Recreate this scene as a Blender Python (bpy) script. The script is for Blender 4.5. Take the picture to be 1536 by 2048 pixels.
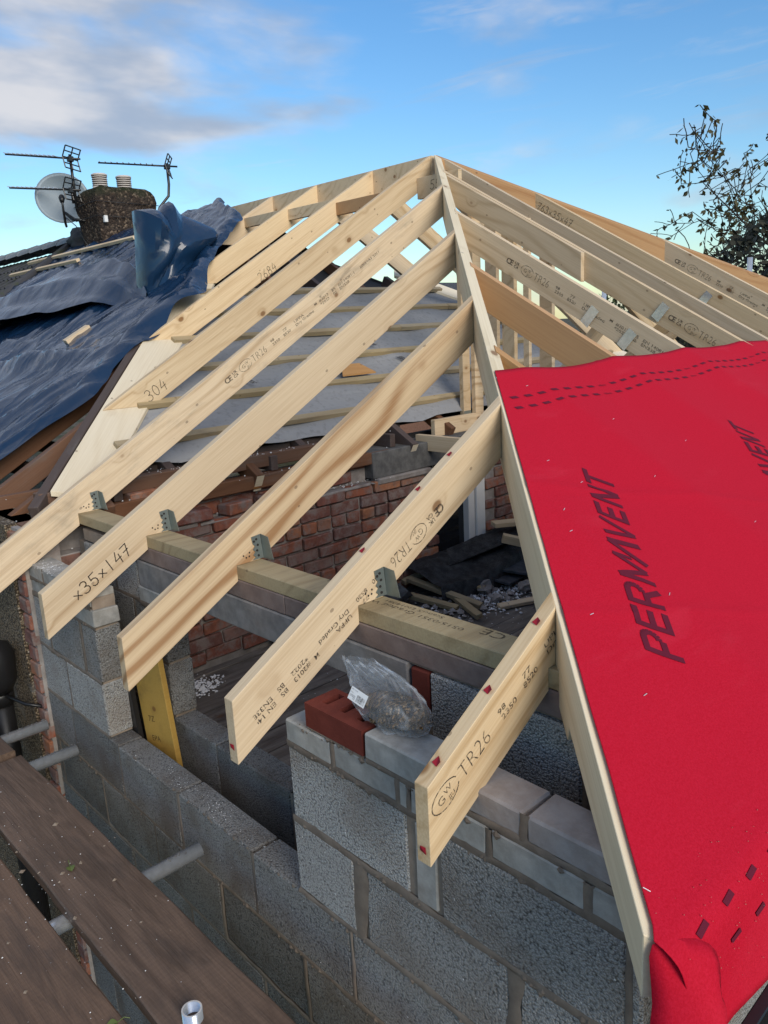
import bpy, bmesh, math, random
from mathutils import Matrix, Vector, noise
random.seed(7)
for o in list(bpy.data.objects): bpy.data.objects.remove(o)
scene = bpy.context.scene
COL = scene.collection
R = math.radians

# ------------------------------------------------------------------ camera
cam_d = bpy.data.cameras.new('Camera'); cam = bpy.data.objects.new('Camera', cam_d); COL.objects.link(cam)
cam_d.sensor_fit = 'VERTICAL'; cam_d.sensor_height = 36.0; cam_d.lens = 36.0 * 1569.3 / 2048.0
cam_d.clip_start = 0.02; cam_d.clip_end = 3000
YAW, PITCH, ROLL = 0.8195, -0.2350, -0.0519
fw = Vector((math.cos(YAW) * math.cos(PITCH), math.sin(YAW) * math.cos(PITCH), math.sin(PITCH)))
r0 = Vector((math.sin(YAW), -math.cos(YAW), 0)); u0 = r0.cross(fw)
cr = r0 * math.cos(ROLL) + u0 * math.sin(ROLL); cu_ = -r0 * math.sin(ROLL) + u0 * math.cos(ROLL)
M = Matrix((cr, cu_, -fw)).transposed().to_4x4(); M.translation = (-1.3067, -1.2394, 0.7358)
cam.matrix_world = M
scene.camera = cam
scene.render.resolution_x, scene.render.resolution_y = 768, 1024

# ------------------------------------------------------------------ world, sun, exposure
SUN_AZ, SUN_EL = R(-103), R(26)          # direction towards the sun, measured from +X
world = bpy.data.worlds.new('World'); scene.world = world; world.use_nodes = True
nt = world.node_tree; nt.nodes.clear()
def WN(t, **k):
    n = nt.nodes.new(t)
    for a, b in k.items(): setattr(n, a, b)
    return n
def wmath(op, a, b=None, c=None, clamp=False):
    n = WN('ShaderNodeMath', operation=op); n.use_clamp = clamp
    for i, v in enumerate((a, b, c)):
        if v is None: continue
        if isinstance(v, (int, float)): n.inputs[i].default_value = v
        else: nt.links.new(v, n.inputs[i])
    return n.outputs[0]
sky = WN('ShaderNodeTexSky', sky_type='NISHITA'); sky.sun_disc = False
sky.sun_elevation = SUN_EL; sky.sun_rotation = R(90) - SUN_AZ
sky.air_density = 1.25; sky.dust_density = 0.25; sky.ozone_density = 2.2; sky.altitude = 60
tc = WN('ShaderNodeTexCoord'); sep = WN('ShaderNodeSeparateXYZ'); nt.links.new(tc.outputs['Generated'], sep.inputs[0])
az = wmath('ARCTAN2', sep.outputs[1], sep.outputs[0]); el = wmath('ARCSINE', sep.outputs[2])
# clouds: soft banks seen at a low angle, drawn in azimuth / elevation
comb = WN('ShaderNodeCombineXYZ'); nt.links.new(wmath('MULTIPLY', az, 3.2), comb.inputs[0])
nt.links.new(wmath('ADD', wmath('MULTIPLY', el, 9.0), wmath('MULTIPLY', az, -0.6)), comb.inputs[1])
def wnoise(vec, scale, detail, rough=0.55, dist=0.0):
    n = WN('ShaderNodeTexNoise'); n.inputs['Scale'].default_value = scale; n.inputs['Detail'].default_value = detail
    n.inputs['Roughness'].default_value = rough; n.inputs['Distortion'].default_value = dist
    nt.links.new(vec, n.inputs['Vector']); return n.outputs[0]
def wramp(v, a, b):
    n = WN('ShaderNodeMapRange', interpolation_type='SMOOTHSTEP'); nt.links.new(v, n.inputs[0])
    n.inputs[1].default_value = a; n.inputs[2].default_value = b; return n.outputs[0]
bankn = wnoise(comb.outputs[0], 1.7, 6, 0.50, 0.25)
# the bank lies between azimuth 50 and 110 degrees, 11 degrees up and higher; looser clouds elsewhere
m_az = wramp(az, R(46), R(61)); m_az2 = wramp(az, R(150), R(110)); m_el = wramp(el, R(10.2), R(13.2))
mask = wmath('MULTIPLY', wmath('MULTIPLY', m_az, m_az2), m_el)
high = wramp(el, R(19), R(42))           # cloud thickens overhead
bank = wramp(wmath('ADD', bankn, wmath('ADD', wmath('MULTIPLY', mask, 0.34), wmath('MULTIPLY', high, 0.20))), 0.50, 0.86)
comb2 = WN('ShaderNodeCombineXYZ'); nt.links.new(wmath('MULTIPLY', wmath('ADD', az, wmath('MULTIPLY', el, -1.6)), 3.0), comb2.inputs[0])
nt.links.new(wmath('ADD', wmath('MULTIPLY', el, 26.0), wmath('MULTIPLY', az, 3.0)), comb2.inputs[1])
wis = wmath('MULTIPLY', wramp(wnoise(comb2.outputs[0], 1.3, 7, 0.58, 0.5), 0.50, 0.86), 0.62)
shade = wramp(wnoise(comb.outputs[0], 2.2, 4, 0.5), 0.34, 0.70)
cmix = WN('ShaderNodeMix', data_type='RGBA'); nt.links.new(shade, cmix.inputs[0])
cmix.inputs[6].default_value = (2.9, 3.4, 4.3, 1); cmix.inputs[7].default_value = (5.6, 5.45, 5.5, 1)
cover = wmath('MAXIMUM', wmath('MULTIPLY', bank, 0.90), wis, clamp=True)
smix = WN('ShaderNodeMix', data_type='RGBA'); nt.links.new(cover, smix.inputs[0])
tint = WN('ShaderNodeMix', data_type='RGBA', blend_type='MULTIPLY'); tint.inputs[0].default_value = 1.0
hs = WN('ShaderNodeHueSaturation'); hs.inputs['Saturation'].default_value = 1.22; nt.links.new(sky.outputs[0], hs.inputs['Color'])
nt.links.new(hs.outputs[0], tint.inputs[6]); tint.inputs[7].default_value = (0.84, 1.02, 1.20, 1)
nt.links.new(tint.outputs[2], smix.inputs[6]); nt.links.new(cmix.outputs[2], smix.inputs[7])
bg = WN('ShaderNodeBackground'); bg.inputs['Strength'].default_value = 0.102
nt.links.new(smix.outputs[2], bg.inputs['Color'])
wo = WN('ShaderNodeOutputWorld'); nt.links.new(bg.outputs[0], wo.inputs[0])
sun_d = bpy.data.lights.new('Sun', 'SUN'); sun_d.energy = 2.2; sun_d.angle = R(32); sun_d.color = (1.0, 0.90, 0.76)
sun = bpy.data.objects.new('Sun', sun_d); COL.objects.link(sun)
sv = Vector((math.cos(SUN_AZ) * math.cos(SUN_EL), math.sin(SUN_AZ) * math.cos(SUN_EL), math.sin(SUN_EL)))
sun.rotation_euler = sv.to_track_quat('Z', 'Y').to_euler(); sun.location = sv * 30
vs = scene.view_settings; vs.view_transform = 'Standard'; vs.look = 'None'; vs.gamma = 1.0; vs.exposure = 0.40
scene.render.engine = 'CYCLES'

# ------------------------------------------------------------------ material helpers
class NT:
    def __init__(s, name):
        s.m = bpy.data.materials.new(name); s.m.use_nodes = True; s.t = s.m.node_tree
        s.b = s.t.nodes['Principled BSDF']; s.out = s.t.nodes['Material Output']
    def n(s, t, **k):
        x = s.t.nodes.new(t)
        for a, b in k.items(): setattr(x, a, b)
        return x
    def l(s, a, b): s.t.links.new(a, b)
    def put(s, inp, v):
        if isinstance(v, (int, float)): inp.default_value = v
        elif isinstance(v, tuple): inp.default_value = v if len(v) != 3 or inp.type != 'RGBA' else v + (1,)
        else: s.l(v, inp)
    def math(s, op, a, b=None, c=None, clamp=False):
        x = s.n('ShaderNodeMath', operation=op); x.use_clamp = clamp
        for i, v in enumerate((a, b, c)):
            if v is not None: s.put(x.inputs[i], v)
        return x.outputs[0]
    def vmul(s, v, k):
        x = s.n('ShaderNodeVectorMath', operation='MULTIPLY'); s.l(v, x.inputs[0]); x.inputs[1].default_value = k; return x.outputs[0]
    def vadd(s, v, k):
        x = s.n('ShaderNodeVectorMath', operation='ADD'); s.l(v, x.inputs[0]); s.put(x.inputs[1], k); return x.outputs[0]
    def noise(s, v, scale, detail=4, rough=0.55, dist=0):
        x = s.n('ShaderNodeTexNoise'); s.l(v, x.inputs['Vector']); x.inputs['Scale'].default_value = scale
        x.inputs['Detail'].default_value = detail; x.inputs['Roughness'].default_value = rough; x.inputs['Distortion'].default_value = dist
        return x.outputs[0]
    def voro(s, v, scale, feature='F1', out=0):
        x = s.n('ShaderNodeTexVoronoi', feature=feature); s.l(v, x.inputs['Vector']); x.inputs['Scale'].default_value = scale
        return x.outputs[out] if out is not None else x
    def ramp(s, v, a, b, lo=0.0, hi=1.0):
        x = s.n('ShaderNodeMapRange', interpolation_type='SMOOTHSTEP'); s.l(v, x.inputs[0])
        for i, q in zip((1, 2, 3, 4), (a, b, lo, hi)): x.inputs[i].default_value = q
        return x.outputs[0]
    def mix(s, f, a, b, blend='MIX'):
        x = s.n('ShaderNodeMix', data_type='RGBA', blend_type=blend); s.put(x.inputs[0], f); s.put(x.inputs[6], a); s.put(x.inputs[7], b)
        return x.outputs[2]
    def cramp(s, v, stops):
        x = s.n('ShaderNodeValToRGB'); s.l(v, x.inputs[0]); e = x.color_ramp.elements
        while len(e) < len(stops): e.new(0.5)
        for i, (p, c) in enumerate(stops): e[i].position = p; e[i].color = c + (1,)
        return x.outputs[0]
    def bump(s, h, strength, dist=0.01, normal=None):
        x = s.n('ShaderNodeBump'); x.inputs['Strength'].default_value = strength; x.inputs['Distance'].default_value = dist
        s.l(h, x.inputs['Height'])
        if normal: s.l(normal, x.inputs['Normal'])
        return x.outputs[0]
    def obj(s): return s.n('ShaderNodeTexCoord').outputs['Object']
    def rnd(s): return s.n('ShaderNodeObjectInfo').outputs['Random']
    def fin(s, col, rough=0.6, normal=None, spec=0.3, **k):
        s.put(s.b.inputs['Base Color'], col); s.put(s.b.inputs['Roughness'], rough)
        s.b.inputs['Specular IOR Level'].default_value = spec
        if normal: s.l(normal, s.b.inputs['Normal'])
        for a, b in k.items(): s.put(s.b.inputs[a], b)
        return s.m

def mat_plain(name, col, rough=0.5, metal=0.0, spec=0.4, var=0.12, scale=40):
    s = NT(name); v = s.obj(); n = s.noise(v, scale, 4)
    c = s.mix(n, tuple(x * (1 - var) for x in col), tuple(min(1, x * (1 + var)) for x in col))
    return s.fin(c, rough, s.bump(n, 0.08, 0.002), spec, Metallic=metal)

def mat_wood(name, base, dark, ring=0.30, knots=0.66, dirt=0.0, dirtcol=(0.10, 0.09, 0.075), ringscale=15.0, vary=0.10, rough=0.62, knotcol=(0.20, 0.095, 0.035), rad=0.12, pw=3.0, lf0=0.35, mottle=0.0):
    s = NT(name); r = s.rnd(); v0 = s.obj()
    cb = s.n('ShaderNodeCombineXYZ')
    s.put(cb.inputs[0], s.math('MULTIPLY', r, 37.0)); s.put(cb.inputs[1], s.math('MULTIPLY', r, 0.61)); s.put(cb.inputs[2], s.math('MULTIPLY', r, 11.0))
    v = s.vadd(v0, cb.outputs[0])
    vo = s.voro(s.vmul(v, (5.0, 7.0, 7.5)), 1.0, 'F1', None)
    en = s.math('GREATER_THAN', s.n_sepr(vo.outputs['Color']), knots)
    kd = vo.outputs['Distance']
    knot = s.math('MULTIPLY', s.ramp(kd, rad, rad * 0.55), en)
    halo = s.math('MULTIPLY', s.ramp(kd, 0.34, 0.05), en)
    sp = s.n('ShaderNodeSeparateXYZ'); s.l(v, sp.inputs[0])
    warp = s.noise(s.vmul(v, (0.55, 2.0, 2.6)), 1.0, 2)
    w = s.math('ADD', s.math('MULTIPLY', sp.outputs[2], ringscale), s.math('MULTIPLY', sp.outputs[1], ringscale * 0.7))
    w = s.math('ADD', w, s.math('MULTIPLY', warp, 7.0)); w = s.math('ADD', w, s.math('MULTIPLY', halo, 0.9))
    ln = s.math('POWER', s.math('MULTIPLY_ADD', s.math('SINE', s.math('MULTIPLY', w, 6.2832)), 0.5, 0.5), pw)
    lf = s.ramp(s.noise(s.vmul(v, (0.4, 5.0, 5.0)), 1.0, 2), lf0, lf0 + 0.35)
    ln = s.math('MULTIPLY', ln, s.math('MULTIPLY', lf, ring))
    fib = s.noise(s.vmul(v, (3.0, 170.0, 170.0)), 1.0, 3)
    blot = s.noise(s.vmul(v, (1.3, 4.0, 4.0)), 1.0, 4)
    f = s.math('ADD', ln, s.math('MULTIPLY', s.math('SUBTRACT', fib, 0.40), 0.95), clamp=True)
    f = s.math('ADD', f, s.math('MULTIPLY', s.math('SUBTRACT', blot, 0.5), 0.45), clamp=True)
    c = s.mix(f, base, dark)
    c = s.mix(s.math('MULTIPLY', halo, 0.22), c, tuple(0.6 * a + 0.4 * b for a, b in zip(dark, knotcol)))
    c = s.mix(s.math('MULTIPLY', knot, 0.85), c, knotcol)
    spk = s.math('LESS_THAN', s.voro(s.vmul(v, (9.0, 11.0, 13.0)), 1.0), 0.075)
    c = s.mix(s.math('MULTIPLY', spk, 0.5), c, (0.09, 0.05, 0.03))
    hv = s.n('ShaderNodeHueSaturation'); s.l(c, hv.inputs['Color'])
    s.put(hv.inputs['Value'], s.math('MULTIPLY_ADD', s.math('FRACT', s.math('MULTIPLY', r, 7.3)), 2 * vary, 1 - vary))
    s.put(hv.inputs['Saturation'], s.math('MULTIPLY_ADD', s.math('FRACT', s.math('MULTIPLY', r, 3.1)), 0.2, 0.9))
    c = hv.outputs[0]
    if dirt:
        d = s.ramp(s.noise(s.vmul(v0, (3.0, 9.0, 9.0)), 1.0, 6, 0.65), 0.62 - 0.25 * dirt, 0.80)
        c = s.mix(s.math('MULTIPLY', d, min(1, 0.35 + dirt * 0.5)), c, dirtcol)
    if mottle:
        mo = s.noise(s.vmul(v0, (3.2, 24.0, 24.0)), 1.0, 7, 0.70, 0.8); c = s.mix(s.ramp(mo, 0.40, 0.68, 0, mottle), c, tuple(x * 0.32 for x in dark)); c = s.mix(s.ramp(mo, 0.46, 0.26, 0, mottle * 0.6), c, tuple(min(1, x * 1.5) for x in base))
        sw = s.math('SINE', s.math('MULTIPLY_ADD', s.n_x(v0), 420.0, s.math('MULTIPLY', warp, 30.0))); c = s.mix(s.math('MULTIPLY_ADD', sw, 0.07, 0.07), c, dark)
        return s.fin(c, s.ramp(mo, 0.35, 0.7, 0.66, 0.36), s.bump(s.math('ADD', fib, s.math('ADD', ln, mo)), 0.5, 0.003), 0.3)
    return s.fin(c, rough, s.bump(s.math('ADD', fib, ln), 0.22, 0.002), 0.25)
def _sepr(s, col):
    x = s.n('ShaderNodeSeparateColor'); s.l(col, x.inputs[0]); return x.outputs[0]
NT.n_sepr = _sepr
def _nx(s, v):
    x = s.n('ShaderNodeSeparateXYZ'); s.l(v, x.inputs[0]); return x.outputs[0]
NT.n_x = _nx

MAT = {}
PW = (0.70, 0.545, 0.355); PD = (0.38, 0.230, 0.105)
MAT['pine'] = mat_wood('pine', PW, PD, 0.60, 0.36, rad=0.135)
MAT['pine_grain'] = mat_wood('pine_strong_grain', (0.66, 0.49, 0.29), (0.36, 0.19, 0.075), 1.0, 0.30, 0.0, ringscale=13, pw=2.2, lf0=0.22, rad=0.15)
MAT['pine_dirty'] = mat_wood('pine_soiled', PW, PD, 0.50, 0.40, 0.45, (0.17, 0.155, 0.13))
MAT['pine_grey'] = mat_wood('pine_greyed', (0.65, 0.505, 0.335), (0.41, 0.28, 0.150), 0.55, 0.40)
MAT['pine_orange'] = mat_wood('pine_orange', (0.50, 0.29, 0.135), (0.33, 0.15, 0.055), 0.55, 0.80)
MAT['pine_green'] = mat_wood('pine_pale_green', (0.70, 0.595, 0.410), (0.46, 0.35, 0.19), 0.50, 0.68)
MAT['layboard'] = mat_wood('pine_white', (0.70, 0.62, 0.48), (0.52, 0.42, 0.28), 0.18, 0.80)
MAT['treated'] = mat_wood('treated_timber', (0.43, 0.345, 0.205), (0.23, 0.165, 0.085), 0.60, 0.60, 0.35)
MAT['batten'] = mat_wood('batten', (0.40, 0.315, 0.19), (0.24, 0.17, 0.09), 0.30, 0.75, 0.5)
MAT['old_wood'] = mat_wood('old_brown_timber', (0.155, 0.078, 0.045), (0.075, 0.036, 0.022), 0.35, 0.85, 0.45, (0.14, 0.13, 0.12))
MAT['old_dark'] = mat_wood('old_dark_timber', (0.085, 0.062, 0.055), (0.04, 0.03, 0.027), 0.3, 0.9, 0.4, (0.14, 0.13, 0.125))
MAT['plank'] = mat_wood('scaffold_plank', (0.160, 0.104, 0.073), (0.076, 0.048, 0.034), 0.9, 0.82, 0.55, (0.040, 0.036, 0.036), 9, rough=0.5, knotcol=(0.03, 0.026, 0.026), mottle=0.5)
MAT['deck'] = mat_wood('deck_plank', (0.20, 0.178, 0.158), (0.085, 0.072, 0.064), 0.4, 0.85, 0.6, (0.035, 0.032, 0.03), mottle=0.6)
MAT['yellow'] = mat_wood('yellow_board', (0.48, 0.30, 0.085), (0.37, 0.21, 0.05), 0.1, 0.93, 0.6, (0.18, 0.11, 0.04))
def mat_ink(name, col, lo, hi, amt):
    s = NT(name); v = s.obj(); n = s.noise(v, 95, 4, 0.7); n2 = s.noise(v, 260, 2, 0.6)
    tr = s.n('ShaderNodeBsdfTransparent'); mx = s.n('ShaderNodeMixShader'); s.put(mx.inputs[0], s.math('MULTIPLY', s.ramp(n, lo, hi, 1.0, 1.0 - amt), s.ramp(n2, 0.30, 0.66, 1.0, 0.55)))
    s.fin(col, 0.75, None, 0.15); s.l(tr.outputs[0], mx.inputs[1]); s.l(s.b.outputs[0], mx.inputs[2]); s.l(mx.outputs[0], s.out.inputs[0]); return s.m
MAT['ink'] = mat_ink('black_ink', (0.035, 0.032, 0.032), 0.42, 0.66, 0.75); MAT['pen'] = mat_ink('pen_ink', (0.025, 0.022, 0.025), 0.55, 0.8, 0.4)
MAT['steel'] = mat_plain('galvanised_steel', (0.66, 0.70, 0.75), 0.20, 0.68, 0.7, 0.28, 55)
MAT['clip'] = mat_plain('galvanised_clip', (0.27, 0.31, 0.30), 0.45, 0.75, 0.5, 0.15, 60)
MAT['nailhole'] = mat_plain('nail_dark', (0.045, 0.04, 0.038), 0.5, 0.5)
MAT['black'] = mat_plain('black_plastic', (0.012, 0.012, 0.013), 0.35, 0, 0.45)
MAT['white'] = mat_plain('white_upvc', (0.70, 0.70, 0.69), 0.4, 0, 0.4, 0.1, 9)
MAT['glassdark'] = mat_plain('dark_glass', (0.012, 0.014, 0.018), 0.1, 0, 0.5)
MAT['darkvoid'] = mat_plain('void_black', (0.02, 0.02, 0.022), 0.75)  # plain black for hidden backings and dark voids
def mat_blackfelt():
    s = NT('torn_black_felt'); v = s.obj(); n = s.noise(v, 16, 7, 0.7); f = s.noise(v, 120, 4, 0.7)
    c = s.mix(s.ramp(n, 0.35, 0.7), (0.012, 0.012, 0.013), (0.055, 0.055, 0.056)); c = s.mix(s.ramp(f, 0.60, 0.72, 0, 0.7), c, (0.20, 0.20, 0.195))
    return s.fin(c, 0.7, s.bump(s.math('ADD', n, s.math('MULTIPLY', f, 0.4)), 0.9, 0.012), 0.3)
MAT['blackfelt'] = mat_blackfelt()
MAT['print'] = mat_plain('dark_red_print', (0.115, 0.010, 0.026), 0.8, 0, 0.15)
MAT['redflag'] = mat_plain('red_scrap', (0.30, 0.008, 0.022), 0.8)
MAT['staple'] = mat_plain('staple_wire', (0.75, 0.72, 0.74), 0.35, 0.6)
MAT['paper'] = mat_plain('white_paper', (0.80, 0.80, 0.79), 0.6)
MAT['plaster'] = mat_plain('white_plaster', (0.72, 0.72, 0.73), 0.8, 0, 0.2, 0.2, 30)
MAT['leafgreen'] = mat_plain('leaf_green', (0.10, 0.13, 0.035), 0.5, 0, 0.3, 0.3, 20)
MAT['terracotta'] = mat_plain('pot_clay', (0.55, 0.50, 0.46), 0.6)

def mat_block(name='aggregate_block', tone=1.0, stain=0.5):
    s = NT(name); v = s.vadd(s.obj(), (0, 0, 0)); r = s.rnd()
    cb = s.n('ShaderNodeCombineXYZ'); s.put(cb.inputs[0], s.math('MULTIPLY', r, 23.0)); s.put(cb.inputs[1], s.math('MULTIPLY', r, 5.0))
    v = s.vadd(v, cb.outputs[0])
    d1 = s.voro(v, 165.0); d2 = s.voro(s.vadd(v, (3.1, 0, 0)), 330.0); n = s.noise(v, 60, 5, 0.65); big = s.noise(v, 5, 4)
    h = s.math('ADD', s.math('MULTIPLY', d1, 1.0), s.math('MULTIPLY', d2, 0.45)); h = s.math('SUBTRACT', 1.3, h)
    h = s.math('ADD', h, s.math('MULTIPLY', n, 0.5))
    c = s.cramp(h, [(0.30, (0.078, 0.077, 0.074)), (0.62, (0.205, 0.202, 0.195)), (1.0, (0.320, 0.316, 0.305))])
    c = s.mix(s.ramp(big, 0.42, 0.70, 0, stain), c, (0.170, 0.136, 0.108))
    pv = s.math('LESS_THAN', s.voro(v, 22.0), 0.05); c = s.mix(pv, c, (0.55, 0.55, 0.54))
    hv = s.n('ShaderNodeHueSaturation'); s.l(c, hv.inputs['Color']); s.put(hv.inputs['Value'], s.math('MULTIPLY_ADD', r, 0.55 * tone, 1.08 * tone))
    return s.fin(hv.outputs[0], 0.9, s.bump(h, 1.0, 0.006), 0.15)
MAT['block'] = mat_block(); MAT['block_dark'] = mat_block('dark_aggregate_block', 0.62, 0.7)  # second block tone is darker and browner, for low courses and inner leaf
def mat_coursing(name, a, b, blot):
    s = NT(name); v = s.obj(); r = s.rnd(); n = s.noise(v, 18, 6, 0.6); f = s.noise(v, 160, 3)
    c = s.mix(s.ramp(n, 0.3, 0.7), a, b); c = s.mix(s.ramp(s.noise(v, 7, 4), 0.55, 0.75, 0, 0.6), c, blot)
    hv = s.n('ShaderNodeHueSaturation'); s.l(c, hv.inputs['Color']); s.put(hv.inputs['Value'], s.math('MULTIPLY_ADD', r, 0.25, 0.88))
    return s.fin(hv.outputs[0], 0.85, s.bump(s.math('ADD', n, s.math('MULTIPLY', f, 0.6)), 0.45, 0.003), 0.2)
MAT['coursing'] = mat_coursing('coursing_brick_grey', (0.275, 0.268, 0.248), (0.42, 0.410, 0.385), (0.24, 0.205, 0.17))
MAT['coursing_pink'] = mat_coursing('coursing_brick_mortared', (0.30, 0.265, 0.25), (0.40, 0.37, 0.36), (0.30, 0.24, 0.21))
MAT['concrete'] = mat_coursing('concrete_lintel', (0.19, 0.18, 0.175), (0.29, 0.275, 0.265), (0.185, 0.13, 0.10))
MAT['browncourse'] = mat_coursing('brown_mortared_brick', (0.17, 0.125, 0.11), (0.235, 0.18, 0.16), (0.22, 0.12, 0.085))
MAT['render'] = mat_coursing('dark_render', (0.085, 0.085, 0.085), (0.15, 0.148, 0.145), (0.19, 0.175, 0.165))
MAT['mortar'] = mat_coursing('sand_mortar', (0.215, 0.168, 0.13), (0.30, 0.245, 0.195), (0.175, 0.135, 0.105))
MAT['mortar_old'] = mat_coursing('old_mortar', (0.24, 0.215, 0.20), (0.34, 0.31, 0.29), (0.17, 0.13, 0.115))
MAT['mortar_joint'] = mat_coursing('pointing_mortar', (0.150, 0.120, 0.096), (0.215, 0.175, 0.140), (0.135, 0.118, 0.105))
MAT['newbrick'] = mat_coursing('red_facing_brick', (0.125, 0.028, 0.020), (0.165, 0.038, 0.027), (0.13, 0.032, 0.022))
def mat_oldbrick():
    s = NT('old_red_brick'); v = s.obj(); r = s.rnd()
    base = s.cramp(r, [(0.0, (0.15, 0.085, 0.075)), (0.3, (0.24, 0.085, 0.058)), (0.55, (0.33, 0.115, 0.065)), (0.8, (0.38, 0.165, 0.085)), (1.0, (0.20, 0.125, 0.115))])
    cb = s.n('ShaderNodeCombineXYZ'); s.put(cb.inputs[0], s.math('MULTIPLY', r, 31.0)); v = s.vadd(v, cb.outputs[0])
    n = s.noise(v, 28, 6, 0.65); c = s.mix(s.ramp(n, 0.35, 0.75, 0.0, 0.6), base, (0.085, 0.045, 0.04))
    c = s.mix(s.ramp(s.noise(v, 13, 6, 0.7), 0.42, 0.64, 0, 0.85), c, (0.235, 0.190, 0.172))
    return s.fin(c, 0.85, s.bump(n, 0.6, 0.004), 0.2)
MAT['oldbrick'] = mat_oldbrick()
def mat_pebble():
    s = NT('pebbledash'); v = s.obj(); vo = s.voro(v, 105.0, 'F1', None)
    c = s.cramp(s.n_sepr(vo.outputs['Color']), [(0.0, (0.075, 0.052, 0.032)), (0.45, (0.20, 0.150, 0.095)), (0.8, (0.29, 0.225, 0.15)), (1.0, (0.42, 0.37, 0.31))])
    c = s.mix(s.ramp(vo.outputs['Distance'], 0.35, 0.65), c, (0.05, 0.036, 0.024))
    c = s.mix(s.ramp(s.noise(v, 7, 5), 0.55, 0.72, 0, 0.6), c, (0.17, 0.16, 0.145))
    h = s.math('SUBTRACT', 1.0, vo.outputs['Distance'])
    return s.fin(c, 0.75, s.bump(h, 1.0, 0.008), 0.3)
MAT['pebble'] = mat_pebble()
def mat_membrane():
    s = NT('red_membrane'); v = s.obj(); f = s.noise(v, 260, 4, 0.7); m = s.noise(v, 70, 4, 0.6)
    c = s.mix(s.ramp(f, 0.30, 0.70), (0.42, 0.0028, 0.0155), (0.51, 0.0085, 0.030)); c = s.mix(s.math('MULTIPLY', m, 0.3), c, (0.51, 0.012, 0.037))
    sp = s.n('ShaderNodeSeparateXYZ'); s.l(v, sp.inputs[0])
    sl = s.noise(s.vmul(v, (2.2, 9.0, 1.0)), 1.0, 4); c = s.mix(s.ramp(sl, 0.60, 0.72, 0, 0.06), c, (0.70, 0.10, 0.15))
    return s.fin(c, 0.78, s.bump(s.math('ADD', f, s.math('MULTIPLY', m, 0.6)), 0.4, 0.0012), 0.12)
MAT['membrane'] = mat_membrane()
def mat_tarp(name, k, rough, scl, an=1.0):
    s = NT(name); v = s.obj(); n3 = s.noise(v, 5, 6, 0.7); w = s.n('ShaderNodeVectorMath', operation='MULTIPLY_ADD')
    nz = s.n('ShaderNodeTexNoise'); s.l(v, nz.inputs['Vector']); nz.inputs['Scale'].default_value = 2.5; s.l(nz.outputs['Color'], w.inputs[0]); w.inputs[1].default_value = (.35, .35, .35); s.l(v, w.inputs[2])
    f1 = s.voro(s.vmul(w.outputs[0], (1.3 * scl, 1.3 * scl + 2.3 * scl * an, 1.3 * scl + 1.7 * scl * an)), 1.0); f2 = s.voro(s.vmul(w.outputs[0], (3.4 * scl, 3.4 * scl + 4.6 * scl * an, 3.4 * scl + 3.6 * scl * an)), 1.0); f3 = s.voro(s.vmul(w.outputs[0], (8 * scl, 8 * scl + 14 * scl * an, 8 * scl + 10 * scl * an)), 1.0)
    h = s.math('ADD', s.math('MULTIPLY', f1, 1.0), s.math('ADD', s.math('MULTIPLY', f2, 0.30), s.math('MULTIPLY', f3, 0.05)))
    c = s.mix(s.noise(v, 2.0, 3), (0.005, 0.019, 0.050), (0.010, 0.036, 0.086)); c = s.mix(s.ramp(n3, 0.58, 0.78, 0, 0.35), c, (0.050, 0.056, 0.062))
    return s.fin(c, s.math('MULTIPLY_ADD', n3, 0.18, rough), s.bump(h, k, 0.05), 0.42)
MAT['tarp'] = mat_tarp('blue_tarpaulin', 0.65, 0.06, 1.1); MAT['tarp_fold'] = mat_tarp('blue_tarpaulin_taut', 0.40, 0.12, 1.5, 0.1)
def mat_felt():
    s = NT('grey_breather_felt'); v = s.obj(); n = s.noise(s.vmul(v, (2.0, 7.0, 7.0)), 1.0, 5, 0.6, 0.6); f = s.noise(v, 30, 5)
    c = s.mix(n, (0.20, 0.203, 0.210), (0.36, 0.364, 0.370)); c = s.mix(s.ramp(f, 0.50, 0.74, 0, 0.4), c, (0.14, 0.135, 0.135))
    return s.fin(c, 0.8, s.bump(n, 0.7, 0.02), 0.2)
MAT['felt'] = mat_felt()
def mat_bagplastic():
    s = NT('clear_polythene'); v = s.obj(); n = s.noise(v, 30, 3, 0.5, 0.6); cr = s.voro(s.vadd(v, (0, 0, 0)), 34.0); cr2 = s.voro(v, 85.0)
    tr = s.n('ShaderNodeBsdfTransparent'); tr.inputs[0].default_value = (0.97, 0.98, 1.0, 1)
    lw = s.n('ShaderNodeLayerWeight'); lw.inputs[0].default_value = 0.35; nb = s.bump(s.math('ADD', cr, s.math('MULTIPLY', cr2, 0.3)), 0.8, 0.012); s.l(nb, lw.inputs['Normal'])
    fac = s.math('ADD', s.math('MULTIPLY', lw.outputs['Facing'], 0.30), s.ramp(n, 0.50, 0.78, 0.05, 0.30), clamp=True)
    mx = s.n('ShaderNodeMixShader'); s.put(mx.inputs[0], fac); s.fin((0.80, 0.86, 0.92), 0.15, nb, 0.8)
    s.l(tr.outputs[0], mx.inputs[1]); s.l(s.b.outputs[0], mx.inputs[2]); s.l(mx.outputs[0], s.out.inputs[0]); return s.m
MAT['polythene'] = mat_bagplastic()
def mat_nails():
    s = NT('rusty_nails'); v = s.obj(); vo = s.voro(s.vmul(v, (90.0, 190.0, 120.0)), 1.0, 'F1', None)
    c = s.cramp(s.n_sepr(vo.outputs['Color']), [(0, (0.012, 0.012, 0.012)), (0.6, (0.075, 0.055, 0.038)), (1, (0.26, 0.16, 0.07))])
    return s.fin(c, 0.5, s.bump(vo.outputs['Distance'], 1.0, 0.006), 0.5, Metallic=0.3)
MAT['nails'] = mat_nails()
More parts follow.
